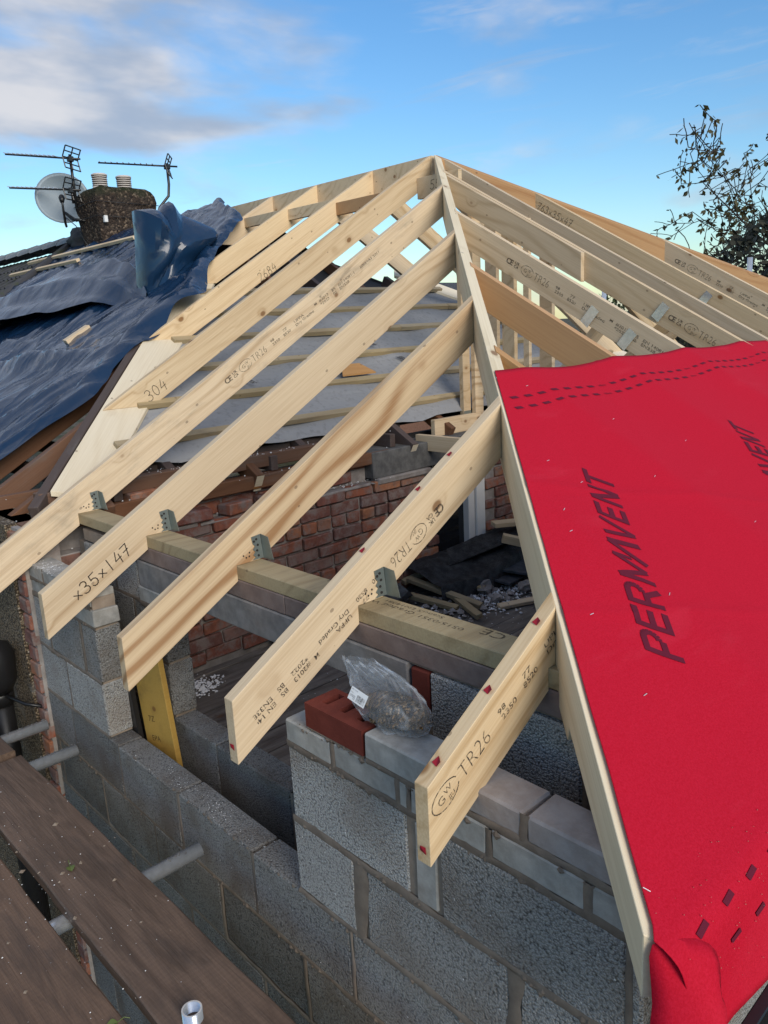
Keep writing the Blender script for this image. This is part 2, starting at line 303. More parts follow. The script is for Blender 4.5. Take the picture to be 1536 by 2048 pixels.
def mat_chimney():
    s = NT('chimney_roughcast'); v = s.obj(); vo = s.voro(v, 48.0, 'F1', None); n = s.noise(v, 5, 6, 0.65)
    c = s.cramp(s.n_sepr(vo.outputs['Color']), [(0, (0.022, 0.018, 0.017)), (0.7, (0.060, 0.042, 0.032)), (1, (0.22, 0.165, 0.12))])
    c = s.mix(s.ramp(n, 0.40, 0.65, 0, 0.8), c, (0.045, 0.036, 0.032))
    sp = s.n('ShaderNodeSeparateXYZ'); s.l(v, sp.inputs[0])
    moss = s.math('MULTIPLY', s.ramp(s.math('ADD', sp.outputs[2], s.math('MULTIPLY', n, 0.30)), 0.58, 0.74), 0.75)
    c = s.mix(moss, c, (0.020, 0.030, 0.012))
    return s.fin(c, 0.95, s.bump(s.math('SUBTRACT', n, vo.outputs['Distance']), 1.0, 0.015), 0.1)
MAT['chimney'] = mat_chimney()
def mat_rooftile():
    s = NT('dark_roof_tile'); v = s.obj(); r = s.rnd(); n = s.noise(v, 14, 6, 0.65)
    c = s.mix(n, (0.028, 0.030, 0.036), (0.080, 0.080, 0.088)); c = s.mix(s.ramp(s.noise(v, 6, 6, 0.7), 0.52, 0.68, 0, 0.8), c, (0.055, 0.066, 0.030))
    return s.fin(c, 0.75, s.bump(n, 0.6, 0.01), 0.3)
MAT['rooftile'] = mat_rooftile()
MAT['ridgetile'] = mat_coursing('mossy_ridge_tile', (0.16, 0.18, 0.20), (0.25, 0.27, 0.29), (0.10, 0.13, 0.05))
def mat_leaf(name, a, b, c3):
    s = NT(name); v = s.obj(); n = s.noise(v, 2.2, 4); f = s.noise(v, 25, 2)
    c = s.cramp(s.math('MULTIPLY_ADD', f, 0.5, s.math('MULTIPLY', n, 0.5)), [(0.3, a), (0.55, b), (0.75, c3)])
    return s.fin(c, 0.6, None, 0.25)
MAT['leaf_tree'] = mat_leaf('autumn_leaf', (0.030, 0.032, 0.014), (0.070, 0.062, 0.024), (0.11, 0.085, 0.03))
MAT['leaf_hedge'] = mat_leaf('dark_hedge_leaf', (0.018, 0.020, 0.013), (0.034, 0.034, 0.020), (0.060, 0.050, 0.030))
MAT['leaf_green'] = mat_leaf('green_leaf', (0.030, 0.050, 0.014), (0.065, 0.085, 0.024), (0.13, 0.10, 0.03))
MAT['bark'] = mat_plain('bark', (0.042, 0.034, 0.030), 0.9, 0, 0.1, 0.3, 30)
def mat_ground():
    s = NT('yard_ground'); v = s.obj(); vo = s.voro(v, 45.0, 'F1', None); n = s.noise(v, 0.8, 6, 0.6)
    c = s.cramp(s.n_sepr(vo.outputs['Color']), [(0, (0.040, 0.032, 0.024)), (0.6, (0.105, 0.085, 0.06)), (1, (0.19, 0.165, 0.13))])
    c = s.mix(s.ramp(n, 0.45, 0.6, 0, 0.8), c, (0.035, 0.045, 0.018))
    return s.fin(c, 0.9, s.bump(vo.outputs['Distance'], 0.8, 0.01), 0.2)
MAT['ground'] = mat_ground()
MAT['slate'] = mat_coursing('slate', (0.038, 0.042, 0.05), (0.075, 0.08, 0.092), (0.05, 0.055, 0.045))
MAT['housewall'] = mat_coursing('far_wall_brick', (0.22, 0.12, 0.085), (0.28, 0.16, 0.115), (0.18, 0.10, 0.075))

# ------------------------------------------------------------------ object helpers
WM = {}
def world_of(o): return WM.get(o, Matrix.Identity(4))
def put(o, Mw, parent=None):
    COL.objects.link(o); WM[o] = Mw.copy()
    if parent is not None:
        o.parent = parent; o.matrix_basis = world_of(parent).inverted() @ Mw
    else: o.matrix_basis = Mw
    return o
def tag(o, label=None, cat=None, group=None, kind=None):
    if label: o['label'] = label
    if cat: o['category'] = cat
    if group: o['group'] = group
    if kind: o['kind'] = kind
    return o
def thing(name, loc, label, cat, group=None, kind=None):
    o = bpy.data.objects.new(name, None); o.empty_display_size = 0.1
    put(o, Matrix.Translation(loc)); return tag(o, label, cat, group, kind)
def mk(name, verts, faces, mat, parent=None, Mw=None, bevel=0.0, smooth=False, world_in=True):
    """verts are world coordinates unless world_in is False"""
    Mw = Mw or Matrix.Identity(4); me = bpy.data.meshes.new(name); inv = Mw.inverted()
    vv = [inv @ Vector(v) for v in verts] if world_in else [Vector(v) for v in verts]
    me.from_pydata(vv, [], faces)
    bm = bmesh.new(); bm.from_mesh(me); bmesh.ops.recalc_face_normals(bm, faces=bm.faces)
    if bevel: bmesh.ops.bevel(bm, geom=list(bm.edges), offset=bevel, segments=1, affect='EDGES', profile=0.5)
    bm.to_mesh(me); bm.free()
    if smooth: me.polygons.foreach_set('use_smooth', [True] * len(me.polygons))
    me.materials.append(MAT[mat] if isinstance(mat, str) else mat)
    return put(bpy.data.objects.new(name, me), Mw, parent)
def frame(origin, x, up=(0, 0, 1)):
    x = Vector(x).normalized(); y = Vector(up).cross(x).normalized(); z = x.cross(y)
    m = Matrix((x, y, z)).transposed().to_4x4(); m.translation = origin; return m
CUBE = [(0, 1, 3, 2), (4, 6, 7, 5), (0, 4, 5, 1), (2, 3, 7, 6), (0, 2, 6, 4), (1, 5, 7, 3)]
def box_local(x0, x1, y0, y1, z0, z1): return [(x, y, z) for x in (x0, x1) for y in (y0, y1) for z in (z0, z1)]
def box(name, x0, x1, y0, y1, z0, z1, mat, parent=None, bevel=0.0, jit=0.0, S=None):
    """axis aligned box given in world coordinates; S = extra world transform"""
    c = Vector(((x0 + x1) / 2, (y0 + y1) / 2, (z0 + z1) / 2)); hx, hy, hz = (x1 - x0) / 2, (y1 - y0) / 2, (z1 - z0) / 2
    Mw = (S or Matrix.Identity(4)) @ Matrix.Translation(c)
    v = [Vector(p) + Vector((random.uniform(-jit, jit), random.uniform(-jit, jit), random.uniform(-jit, jit))) for p in box_local(-hx, hx, -hy, hy, -hz, hz)]
    return mk(name, v, CUBE, mat, parent, Mw, bevel, False, False)
def beam(name, p0, p1, w, d, mat, parent=None, up=(0, 0, 1), bevel=0.0015, twist=0.0):
    """rectangular timber whose top centre line runs p0-p1; w across, d deep"""
    p0, p1 = Vector(p0), Vector(p1); m = frame(p0, p1 - p0, up)
    if twist: m = m @ Matrix.Rotation(twist, 4, 'X')
    L = (p1 - p0).length
    return mk(name, box_local(0, L, -w / 2, w / 2, -d, 0), CUBE, mat, parent, m, bevel, False, False)
def prism(name, poly_a, poly_b, mat, parent=None, Mw=None, bevel=0.0):
    n = len(poly_a); f = [tuple(range(n)), tuple(range(2 * n - 1, n - 1, -1))] + [(i, (i + 1) % n, n + (i + 1) % n, n + i) for i in range(n)]
    return mk(name, list(poly_a) + list(poly_b), f, mat, parent, Mw, bevel)
def tube_geo(path, radii, seg=10, cap=True, inner=None):
    V, F = [], []; P = [Vector(p) for p in path]
    if not isinstance(radii, (list, tuple)): radii = [radii] * len(P)
    n0 = None
    for i, p in enumerate(P):
        d = (P[min(i + 1, len(P) - 1)] - P[max(i - 1, 0)]).normalized()
        if n0 is None: n0 = d.orthogonal().normalized()
        n0 = (n0 - d * n0.dot(d)); n0 = n0.normalized() if n0.length > 1e-6 else d.orthogonal().normalized()
        b = d.cross(n0)
        for k in range(seg):
            a = 2 * math.pi * k / seg; V.append(p + (n0 * math.cos(a) + b * math.sin(a)) * radii[i])
    for i in range(len(P) - 1):
        for k in range(seg):
            F.append((i * seg + k, i * seg + (k + 1) % seg, (i + 1) * seg + (k + 1) % seg, (i + 1) * seg + k))
    if cap: F += [tuple(range(seg - 1, -1, -1)), tuple(range((len(P) - 1) * seg, len(P) * seg))]
    return V, F
def tube(name, path, radii, mat, parent=None, seg=10, Mw=None, cap=True):
    V, F = tube_geo(path, radii, seg, cap); o = mk(name, V, F, mat, parent, Mw or Matrix.Translation(Vector(path[0])))
    me = o.data; me.polygons.foreach_set('use_smooth', [len(p.vertices) == 4 for p in me.polygons]); return o
def pipe_open(name, p0, p1, r, th, mat, parent=None, seg=20):
    """hollow tube with wall thickness and open ends"""
    p0, p1 = Vector(p0), Vector(p1); d = (p1 - p0).normalized(); a = d.orthogonal().normalized(); b = d.cross(a); V = []; F = []
    for p, rr in ((p0, r), (p1, r), (p1, r - th), (p0, r - th)):
        V += [p + (a * math.cos(2 * math.pi * k / seg) + b * math.sin(2 * math.pi * k / seg)) * rr for k in range(seg)]
    for i in range(4):
        j = (i + 1) % 4
        for k in range(seg): F.append((i * seg + k, i * seg + (k + 1) % seg, j * seg + (k + 1) % seg, j * seg + k))
    o = mk(name, V, F, mat, parent, frame(p0, d, a)); me = o.data
    me.polygons.foreach_set('use_smooth', [i < seg or 2 * seg <= i < 3 * seg for i in range(len(me.polygons))]); return o
def merge(parts):
    V, F = [], []
    for v, f in parts:
        n = len(V); V += list(v); F += [tuple(i + n for i in q) for q in f]
    return V, F
def grid_faces(nu, nv): return [(i * nv + j, i * nv + j + 1, (i + 1) * nv + j + 1, (i + 1) * nv + j) for i in range(nu - 1) for j in range(nv - 1)]

# text meshes -------------------------------------------------------
def text_geo(body, size, sx=1.0, shear=0.0, off=0.0, xy=(0, 0)):
    cu = bpy.data.curves.new('tmp', 'FONT'); cu.body = body; cu.size = size; cu.shear = shear; cu.offset = off; cu.resolution_u = 3
    ob = bpy.data.objects.new('tmp', cu); COL.objects.link(ob); dg = bpy.context.evaluated_depsgraph_get()
    me = bpy.data.meshes.new_from_object(ob.evaluated_get(dg))
    V = [(v.co.x * sx + xy[0], v.co.y + xy[1], 0) for v in me.vertices]; F = [tuple(p.vertices) for p in me.polygons]
    bpy.data.objects.remove(ob); bpy.data.curves.remove(cu); bpy.data.meshes.remove(me); return V, F
def stroke(pts, w):
    """flat pen stroke along 2-D points"""
    V, F = [], []
    for (x0, y0), (x1, y1) in zip(pts, pts[1:]):
        d = Vector((x1 - x0, y1 - y0)); L = d.length
        if L < 1e-6: continue
        d /= L; nx, ny = -d.y * w / 2, d.x * w / 2; ex, ey = d.x * w * 0.35, d.y * w * 0.35; n = len(V)
        V += [(x0 - ex + nx, y0 - ey + ny, 0), (x0 - ex - nx, y0 - ey - ny, 0), (x1 + ex - nx, y1 + ey - ny, 0), (x1 + ex + nx, y1 + ey + ny, 0)]; F.append((n, n + 1, n + 2, n + 3))
    return V, F
def arc(cx, cy, rx, ry, a0, a1, n=10): return [(cx + rx * math.cos(R(a0 + (a1 - a0) * i / n)), cy + ry * math.sin(R(a0 + (a1 - a0) * i / n))) for i in range(n + 1)]
HAND = {'0': [arc(.3, .5, .26, .46, 80, 440, 14)], '1': [[(.3, 1), (.25, 0)]], '2': [arc(.3, .75, .25, .25, 160, -40, 8) + [(0.05, 0), (.6, .05)]],
        '3': [arc(.25, .75, .26, .24, 150, -90, 8), arc(.25, .26, .3, .26, 90, -150, 8)], '4': [[(.35, 1), (.02, .35), (.62, .4)], [(.5, .7), (.42, -.05)]],
        '5': [[(.6, 1), (.15, .95), (.1, .55)] + arc(.25, .3, .3, .3, 100, -150, 8)], '6': [[(.5, 1), (.15, .5)] + arc(.3, .26, .24, .26, 150, -210, 12)],
        '7': [[(.02, .95), (.6, 1), (.25, 0)], [(.1, .5), (.55, .55)]], '8': [arc(.3, .74, .2, .24, -90, 270, 12), arc(.3, .25, .26, .26, 90, 450, 12)],
        '9': [arc(.3, .7, .24, .26, 0, 360, 12), [(.54, .7), (.42, 0)]], 'x': [[(.1, .1), (.5, .65)], [(.05, .55), (.55, .15)]]}
def hand_geo(txt, size, w, adv=0.8):
    parts = []; x = 0
    for ch in txt:
        if ch in HAND:
            for st in HAND[ch]: parts.append(stroke([(x + a * size + random.uniform(-1, 1) * size * .015, b * size) for a, b in st], w))
        x += size * adv
    return merge(parts)
def grade_stamp(ce=True, full=True):
    p = []; x = 0.0
    if ce:
        p.append(text_geo('C', .042, 1.0, 0, .0012, (x, .006))); p.append(text_geo('E', .042, 1.0, 0, .0012, (x + .027, .006))); p.append(text_geo('UK', .021, 1.1, 0, .0006, (x + .058, .024))); p.append(text_geo('CA', .021, 1.1, 0, .0006, (x + .058, .004))); x += .108
    p.append(stroke(arc(x + .04, .022, .042, .028, 20, 340, 22), .0028)); p.append(text_geo('G', .030, 1.0, 0, 0, (x + .016, .012))); p.append(text_geo('W', .022, 1.0, 0, 0, (x + .040, .022))); p.append(text_geo('JJU', .016, 1.0, 0, 0, (x + .044, .002))); x += .088
    p.append(text_geo('TR26', .060, 0.80, 0, -.0011, (x, .002))); x += .145
    p.append(text_geo('98', .021, 1.3, 0, .0003, (x, .026))); p.append(text_geo('2350', .022, 1.25, 0, .0003, (x + .004, .004))); x += .088
    p.append(text_geo('77', .022, 1.4, 0, .0003, (x + .008, .027))); p.append(text_geo('8520', .022, 1.25, 0, .0003, (x, .004))); x += .095
    p.append(text_geo('UPPA', .021, 1.5, 0, .0003, (x, .026))); p.append(text_geo('Dry Graded', .022, 1.35, 0, .0003, (x, .004))); x += .185
    p.append(text_geo('M', .021, 1.3, 0, .0003, (x - .02, .028)))
    p.append(text_geo('#2013', .022, 1.35, 0, .0003, (x + .02, .026))); p.append(text_geo('*2022', .022, 1.35, 0, .0003, (x + .02, .004))); x += .125
    p.append(text_geo('BS', .022, 1.35, 0, .0003, (x, .026))); p.append(text_geo('BS', .022, 1.35, 0, .0003, (x, .004))); x += .055
    if full:
        p.append(text_geo('EN 14081-1', .022, 1.35, 0, .0003, (x, .026))); p.append(text_geo('EN338', .022, 1.35, 0, .0003, (x, .004))); x += .19
        p.append(text_geo('2005+A1 2011', .022, 1.35, 0, .0003, (x, .026)))
    return merge(p)
def geo_mesh(name, g, mat):
    k = .90 if 'stamp' in name else 1.0
    me = bpy.data.meshes.new(name); me.from_pydata([(v[0], v[1] * k, 0) for v in g[0]], [], g[1]); me.materials.append(MAT[mat]); return me
STAMP = geo_mesh('printed_stamp', grade_stamp(), 'ink'); STAMP_NOCE = geo_mesh('printed_stamp_short', grade_stamp(False), 'ink')
def decal(name, me, origin, xdir, ydir, parent, lift=0.0007):
    x = Vector(xdir).normalized(); y = Vector(ydir); y = (y - x * y.dot(x)).normalized(); z = x.cross(y)
    m = Matrix((x, y, z)).transposed().to_4x4(); m.translation = Vector(origin) + z * lift
    return put(bpy.data.objects.new(name, me), m, parent)

# ------------------------------------------------------------------ setting constants (metres)
T = 0.5746; HD = 0.0521; DZ = 0.16954; TOP0 = 0.1174
XA, YA, KX = 3.0998, 2.7811, 0.9874
XR = 3.03; RIDGE_Z = 1.850
CA, SA = math.cos(math.atan(T)), math.sin(math.atan(T))
def ltop(x): return TOP0 + T * x
RT = KX * T; CR_, SR_ = math.cos(math.atan(RT)), math.sin(math.atan(RT))
def rtop(y): return 1.8986 - RT * (YA - y)
def hipx(y): return XA - KX * (YA - y)
def hipy(x): return YA - (XA - x) / KX
def oldz(y): return 0.355 + T * (y - 2.698)

# ------------------------------------------------------------------ ground
g = mk('ground', [(-600, -600, -2.75), (600, -600, -2.75), (600, 600, -2.75), (-600, 600, -2.75)], [(0, 1, 2, 3)], 'ground'); tag(g, kind='structure')

# ------------------------------------------------------------------ old house: walls
house = thing('old_house', (0.5, 2.2, -2.75), 'old red brick house with pebbledash side wall and stripped hipped roof behind the new frame', 'house')
YW = 2.2
# rear wall (now inside the extension): mortar core with real bricks in front
wall = box('brick_wall', -0.20, 2.36, YW + .012, YW + .22, -2.75, -.20, 'mortar_old', house)
wall2 = box('brick_wall', 2.86, 6.0, YW + .012, YW + .22, -2.75, -.05, 'mortar_old', house)
upper = box('upper_wall', -0.20, 1.83, YW + .072, YW + .22, -.20, -.035, 'mortar_old', house)
def brick_mesh(l, h, d, seed):
    random.seed(seed); j = .004
    v = [Vector(p) + Vector((random.uniform(-j, j), random.uniform(-j, j), random.uniform(-j, j))) for p in box_local(-l / 2, l / 2, -d / 2, d / 2, -h / 2, h / 2)]
    me = bpy.data.meshes.new('brick'); me.from_pydata(v, [], CUBE); bm = bmesh.new(); bm.from_mesh(me); bmesh.ops.recalc_face_normals(bm, faces=bm.faces)
    bmesh.ops.bevel(bm, geom=list(bm.edges), offset=.006, segments=1, affect='EDGES'); bm.to_mesh(me); bm.free(); me.materials.append(MAT['oldbrick']); return me
BR = [brick_mesh(.212, .064, .05, 40 + i) for i in range(6)]; BH = [brick_mesh(.100, .064, .05, 60 + i) for i in range(4)]; RB = random.Random(5)
def lay_bricks(parent, x0, x1, z0, z1, yface, offs=0.0):
    z = z1 - .0325; k = 0
    while z - .033 > z0:
        header = (k % 4 == 2); step = .1125 if header else .225; x = x0 - (step / 2 if k % 2 else 0) - offs
        while x < x1:
            c = x + step / 2
            if c - step / 2 > x0 - .03 and c + step / 2 < x1 + .03:
                me = RB.choice(BH if header else BR)
                put(bpy.data.objects.new('brick', me), Matrix.Translation((c, yface + .025 + RB.uniform(-.007, .009), z + RB.uniform(-.003, .003))) @ Matrix.Rotation(RB.uniform(-.025, .025), 4, 'Y') @ Matrix.Rotation(RB.uniform(-.02, .02), 4, 'Z'), parent)
            x += step
        z -= .075; k += 1
lay_bricks(wall, -0.20, 2.36, -1.0, -.19, YW - .012)
lay_bricks(wall2, 2.88, 3.55, -1.0, -.06, YW - .012)
lay_bricks(upper, 0.25, 1.80, -.20, -.035, YW + .055)
# loose course on top of the old wall, ledge mortar
for bx, by, bz, ba, bl in ((.36, 2.20, -.150, .10, .19), (.60, 2.215, -.150, -.06, .20), (.86, 2.21, -.152, .16, .15), (1.10, 2.22, -.150, -.1, .20), (.52, 2.235, -.085, .2, .12)):
    mk('loose_brick', [Vector(p) + Vector((random.uniform(-.008, .008), random.uniform(-.008, .008), random.uniform(-.005, .005))) for p in box_local(-bl / 2, bl / 2, -.05, .05, -.031, .031)], CUBE, 'oldbrick', house, Matrix.Translation((bx, by, bz)) @ Matrix.Rotation(ba, 4, 'Z'), .007, False, False)
for x0, x1 in ((.45, .66), (.67, .80), (.30, .44)):
    box('loose_brick', x0, x1, YW + .02, YW + .12, -.045, .018, 'oldbrick', house, .006, .004)
for a, b in ((-.15, .62), (.63, 1.25), (1.26, 1.80), (1.81, 2.30)): box('ledge_mortar', a, b, YW - .016, YW + .08, -.204, -.186 + random.uniform(-.006, .006), 'mortar_old', house, .004, .006)
box('lintel', 1.83, 2.90, YW - .008, YW + .2, -.172, -.012, 'render', house, .006, .004)
box('lintel_mortar', 1.85, 2.32, YW - .03, YW + .05, -.212, -.176, 'mortar_old', house, .008, .006)
fr = box('door_frame', 2.70, 2.765, YW - .005, YW + .08, -1.0, -.20, 'white', house, .004)
box('frame_cover', 2.772, 2.86, YW - .02, YW + .08, -1.0, -.19, 'white', fr, .004)
box('frame_head', 2.30, 2.70, YW - .012, YW + .08, -.262, -.205, 'white', fr, .004)
box('glass', 2.36, 2.70, YW + .045, YW + .06, -1.0, -.262, 'glassdark', fr)
box('room_backing', 2.2, 3.0, YW + .30, YW + .34, -1.2, 0, 'darkvoid', house)  # black panel added behind the opening in place of the dark room
# side wall in pebbledash and its cut brick quoin
box('pebbledash_wall', -.262, -.10, 2.262, 12.0, -2.75, -.02, 'pebble', house)
q = box('brick_quoin', -.238, -.08, 2.168, 2.258, -2.75, -.03, 'mortar_old', house)
for k in range(34):
    z = -.075 - k * .075; w_ = (.0 if k % 2 else .012)
    box('brick', -.249 - RB.uniform(0, .006), -.12, 2.172 - w_ * .2, 2.252 + w_, z - .032, z + .032, 'oldbrick', q, .005, .003)

# old roof timbers (slope facing the extension) with felt and battens
hipfoot = Vector((-.10, 2.2, 0))
for i, (xr, ys, ye) in enumerate(((0.17, 2.16, 2.5), (0.58, 2.20, 2.8), (1.005, 2.17, 3.2), (1.42, 2.22, 3.6), (1.78, 2.28, 3.9), (2.18, 2.17, 4.3), (2.62, 2.24, 4.7), (3.05, 2.22, 5.0), (3.5, 2.22, 4.6), (3.95, 2.22, 4.2), (4.4, 2.22, 3.8))):
    o = beam('old_rafter', (xr, ys, oldz(ys) - .055), (xr, ye, oldz(ye) - .055), .05, .095, 'old_dark' if i % 2 else 'old_wood', house, bevel=.003)
    if xr in (1.005, 2.18): mk('cut_end', [(xr - .024, ys - .001, oldz(ys) - .06), (xr + .024, ys - .001, oldz(ys) - .06), (xr + .024, ys + .047, oldz(ys) - .146), (xr - .024, ys + .047, oldz(ys) - .146)], [(0, 1, 2, 3)], 'layboard', o)
for y, z, x0, x1, mt in ((2.30, .085, -.1, 1.75, 'old_wood'), (2.24, -.012, .0, 2.3, 'old_wood'), (2.46, .10, .3, 2.3, 'old_dark')):
    beam('old_wall_plate', (x0, y, z), (x1, y, z), .075, .07, mt, house, bevel=.004)
for xj in (.25, .7, 1.15, 1.62, 2.05):
    beam('ceiling_joist', (xj, 2.24, .07), (xj, 4.5, .07), .045, .08, 'old_dark', house, bevel=.003)
hipb = beam('old_hip_rafter', (-.155, 2.205, .045), (1.35, 3.71, .91), .048, .13, 'old_dark', house, bevel=.004)
# side slope: old rafters left bare below the tarpaulin
for y, xs, xe in ((2.45, -.30, .12), (2.88, -.30, .56), (3.33, -.30, 1.0), (3.80, -.3, 1.4), (4.3, -.3, 2.0)):
    beam('old_rafter', (xs, y, ltop(xs) - .035), (xe, y, ltop(xe) - .035), .05, .10, 'old_wood', house, bevel=.003)
beam('old_wall_plate', (-.16, 2.18, -.02), (-.16, 6.0, -.02), .10, .05, 'old_wood', house, bevel=.003)
beam('old_tie', (-.25, 2.63, .04), (.9, 2.63, .05), .05, .09, 'old_wood', house, bevel=.003)
# felt: grid over the triangular slope, rippled lower lip
NU, NV = 70, 40; V = []
for i in range(NU):
    for j in range(NV):
        y = 2.36 + (3.95 - 2.36) * j / (NV - 1); xl = y - 2.2845 + .18; xr = 6.06 - xl; x = xl + (xr - xl) * i / (NU - 1)
        sag = .012 * math.sin(x * 7.0 + .6) * (1 - .5 * math.sin((y - 2.445) / .275 * math.pi) ** 2) + .010 * noise.noise((x * 5, y * 5, 1)) - .012 * abs(math.sin((y - 2.445) / .275 * math.pi))
        if j == 0: y += .035 * noise.noise((x * 3.1, 0, 4)) ; sag += .02 * noise.noise((x * 4, 2, 0)) - .02
        V.append((x, y, oldz(y) - .012 + sag))
mk('roof_felt', V, grid_faces(NU, NV), 'felt', house, Matrix.Translation((2, 3, .5)), smooth=True)
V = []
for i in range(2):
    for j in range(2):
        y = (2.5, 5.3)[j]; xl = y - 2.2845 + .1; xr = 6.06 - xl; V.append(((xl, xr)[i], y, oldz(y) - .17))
mk('loft_dark_sheet', V, [(0, 1, 3, 2)], 'darkvoid', house)  # added black sheet, stands in for the darkness inside the loft
for j, y in enumerate((2.445, 2.72, 3.00, 3.285, 3.56, 3.84)):
    xl = y - 2.2845 + .20; xr = 6.06 - xl; x = xl; L = (1.9, 2.4, 1.4, 2.0, 2.6, 3.0)[j]
    while x < xr - .05:
        x1 = min(x + L, xr); beam('batten', (x, y + RB.uniform(-.004, .004), oldz(y) + .024), (x1, y + RB.uniform(-.004, .004), oldz(y) + .024), .044, .034, 'batten', house, (0, -T, 1), .002); x = x1 + .004; L = 2.2
# torn print panels on the felt
def felt_panel(x, y, w, h, skew):
    P = [(x, y), (x + w, y), (x + w + skew, y + h), (x + skew, y + h)]
    return mk('printed_panel', [(a, b, oldz(b) + .011) for a, b in P], [(0, 1, 2, 3)], 'ink', house)
for a in ((1.30, 2.80, .10, .12, -.06), (1.43, 2.80, .04, .12, -.06), (2.02, 2.80, .14, .13, -.10), (2.20, 2.80, .05, .13, -.10), (2.55, 3.08, .08, .12, -.05), (2.70, 3.08, .05, .12, -.05), (2.86, 2.80, .07, .13, -.08), (2.98, 2.80, .06, .13, -.08), (2.1, 3.33, .22, .13, .02)): felt_panel(*a)

# ------------------------------------------------------------------ tiled roof, ridge and chimney farther along
ntile = thing('tiled_roof', (1.6, 9.5, .9), 'dark mossy tiled roof slope with pale ridge tiles left of the blue tarpaulin', 'roof')
mk('roof_boarding', [(-.5, 5.9, ltop(-.5) - .07), (3.03, 9.05, RIDGE_Z - .06), (3.03, 22, RIDGE_Z - .06), (-.5, 22, ltop(-.5) - .07)], [(0, 1, 2, 3)], 'darkvoid', ntile)
mk('far_slope', [(3.03, 4.9, RIDGE_Z - .06), (6.6, 4.9, -.2), (6.6, 22, -.2), (3.03, 22, RIDGE_Z - .06)], [(0, 1, 2, 3)], 'rooftile', ntile)
def tile_mesh():
    V = []; n = 7
    for j in range(2):
        for i in range(n):
            u = i / (n - 1); V.append((-.02 + .36 * j, .30 * (u - .5), .018 * math.cos(u * 4 * math.pi) + (.022 if j == 0 else .0)))
    F = grid_faces(2, n); m = len(V); V += [(x, y, z - .014) for x, y, z in V]; F += [tuple(m + k for k in q[::-1]) for q in F]
    F += [(i, i + 1, m + i + 1, m + i) for i in range(n - 1)]
    me = bpy.data.meshes.new('roof_tile'); me.from_pydata(V, [], F); me.materials.append(MAT['rooftile']); return me
TILE = tile_mesh(); RBt = random.Random(3); rot = Matrix.Rotation(-math.atan(T), 4, 'Y'); cnt = 0
for row in range(12):
    x = 2.74 - row * .245
    if x < .1: break
    y = 5.75 + (x + .5) / 3.53 * 3.15 + .18 + RBt.uniform(-.05, .1)
    while y < 15.5 and cnt < 290:
        put(bpy.data.objects.new('roof_tile', TILE), Matrix.Translation((x, y, ltop(x) - .035)) @ rot @ Matrix.Rotation(RBt.uniform(-.02, .02), 4, 'Z'), ntile); y += .292; cnt += 1
for k in range(16):
    y = 8.55 + k * .45; V, F = [], []
    n = 8
    for jj, yy in enumerate((y, y + .44)):
        for i in range(n):
            a = R(20 + 140 * i / (n - 1)); V.append((3.03 + .15 * math.cos(a), yy, RIDGE_Z - .02 + .15 * math.sin(a) + (.012 if jj == 0 else 0)))
    F = grid_faces(2, n) + [tuple(range(n)), tuple(range(2 * n - 1, n - 1, -1))]
    mk('ridge_tile', V, F, 'ridgetile', ntile, Matrix.Translation((3.03, y, 1.9)))
# mossy mortar heap where tiles stop
def blob(name, c, r, sc, mat, parent=None, seed=0, amp=.3, freq=2.0, sub=3, smooth=True):
    bm = bmesh.new(); bmesh.ops.create_icosphere(bm, subdivisions=sub, radius=1.0)
    for v in bm.verts:
        k = 1 + amp * noise.noise(v.co * freq + Vector((seed * 7.7, seed, 0))); v.co = Vector((v.co.x * sc[0], v.co.y * sc[1], v.co.z * sc[2])) * k * r
    me = bpy.data.meshes.new(name); bm.to_mesh(me); bm.free(); me.materials.append(MAT[mat])
    if smooth: me.polygons.foreach_set('use_smooth', [True] * len(me.polygons))
    return put(bpy.data.objects.new(name, me), Matrix.Translation(c), parent)
blob('moss_heap', (3.0, 8.40, 1.90), .16, (1.0, 1.5, .8), 'rooftile', ntile, 3, .5)
blob('broken_mortar', (2.98, 8.02, 1.90), .10, (1, 1.2, .7), 'browncourse', ntile, 4, .6)
# edge strip of tiles (verge of the stripped area)
tube('verge_roll', [(-.2, 6.35, ltop(-.2) + .03), (.9, 7.25, ltop(.9) + .04), (1.9, 8.10, ltop(1.9) + .05), (2.9, 8.62, ltop(2.9) + .06)], [.05, .06, .055, .05], 'rooftile', ntile, 8)

chim = thing('chimney_stack', (3.16, 7.75, 1.5), 'squat dark roughcast chimney with mossy top and two vented pots', 'chimney')
cx0, cx1, cy0, cy1 = 2.80, 3.49, 7.50, 8.02
V = []; NC = 16
def cring(z, g):
    pts = []
    for side in range(4):
        for k in range(NC):
            u = k / NC; a = [(cx0 + (cx1 - cx0) * u, cy0), (cx1, cy0 + (cy1 - cy0) * u), (cx1 - (cx1 - cx0) * u, cy1), (cx0, cy1 - (cy1 - cy0) * u)][side]
            c = Vector((3.145, 7.76)); p = (Vector(a) - c) * g + c; n = .018 * noise.noise((p.x * 6, p.y * 6, z * 6)); d = (p - c).normalized(); pts.append((p.x + d.x * n, p.y + d.y * n, z + .02 * noise.noise((p.x * 4, p.y * 4, 9))))
    return pts
rings = [(1.2, .93), (1.6, .94), (1.75, .95), (1.9, .97), (2.02, .99), (2.12, 1.03), (2.22, 1.05), (2.29, 1.02), (2.34, .93), (2.375, .78), (2.39, .45)]
for z, gsc in rings: V += cring(z, gsc)
n4 = NC * 4; F = [(i * n4 + k, i * n4 + (k + 1) % n4, (i + 1) * n4 + (k + 1) % n4, (i + 1) * n4 + k) for i in range(len(rings) - 1) for k in range(n4)] + [tuple(range((len(rings) - 1) * n4, len(rings) * n4))]
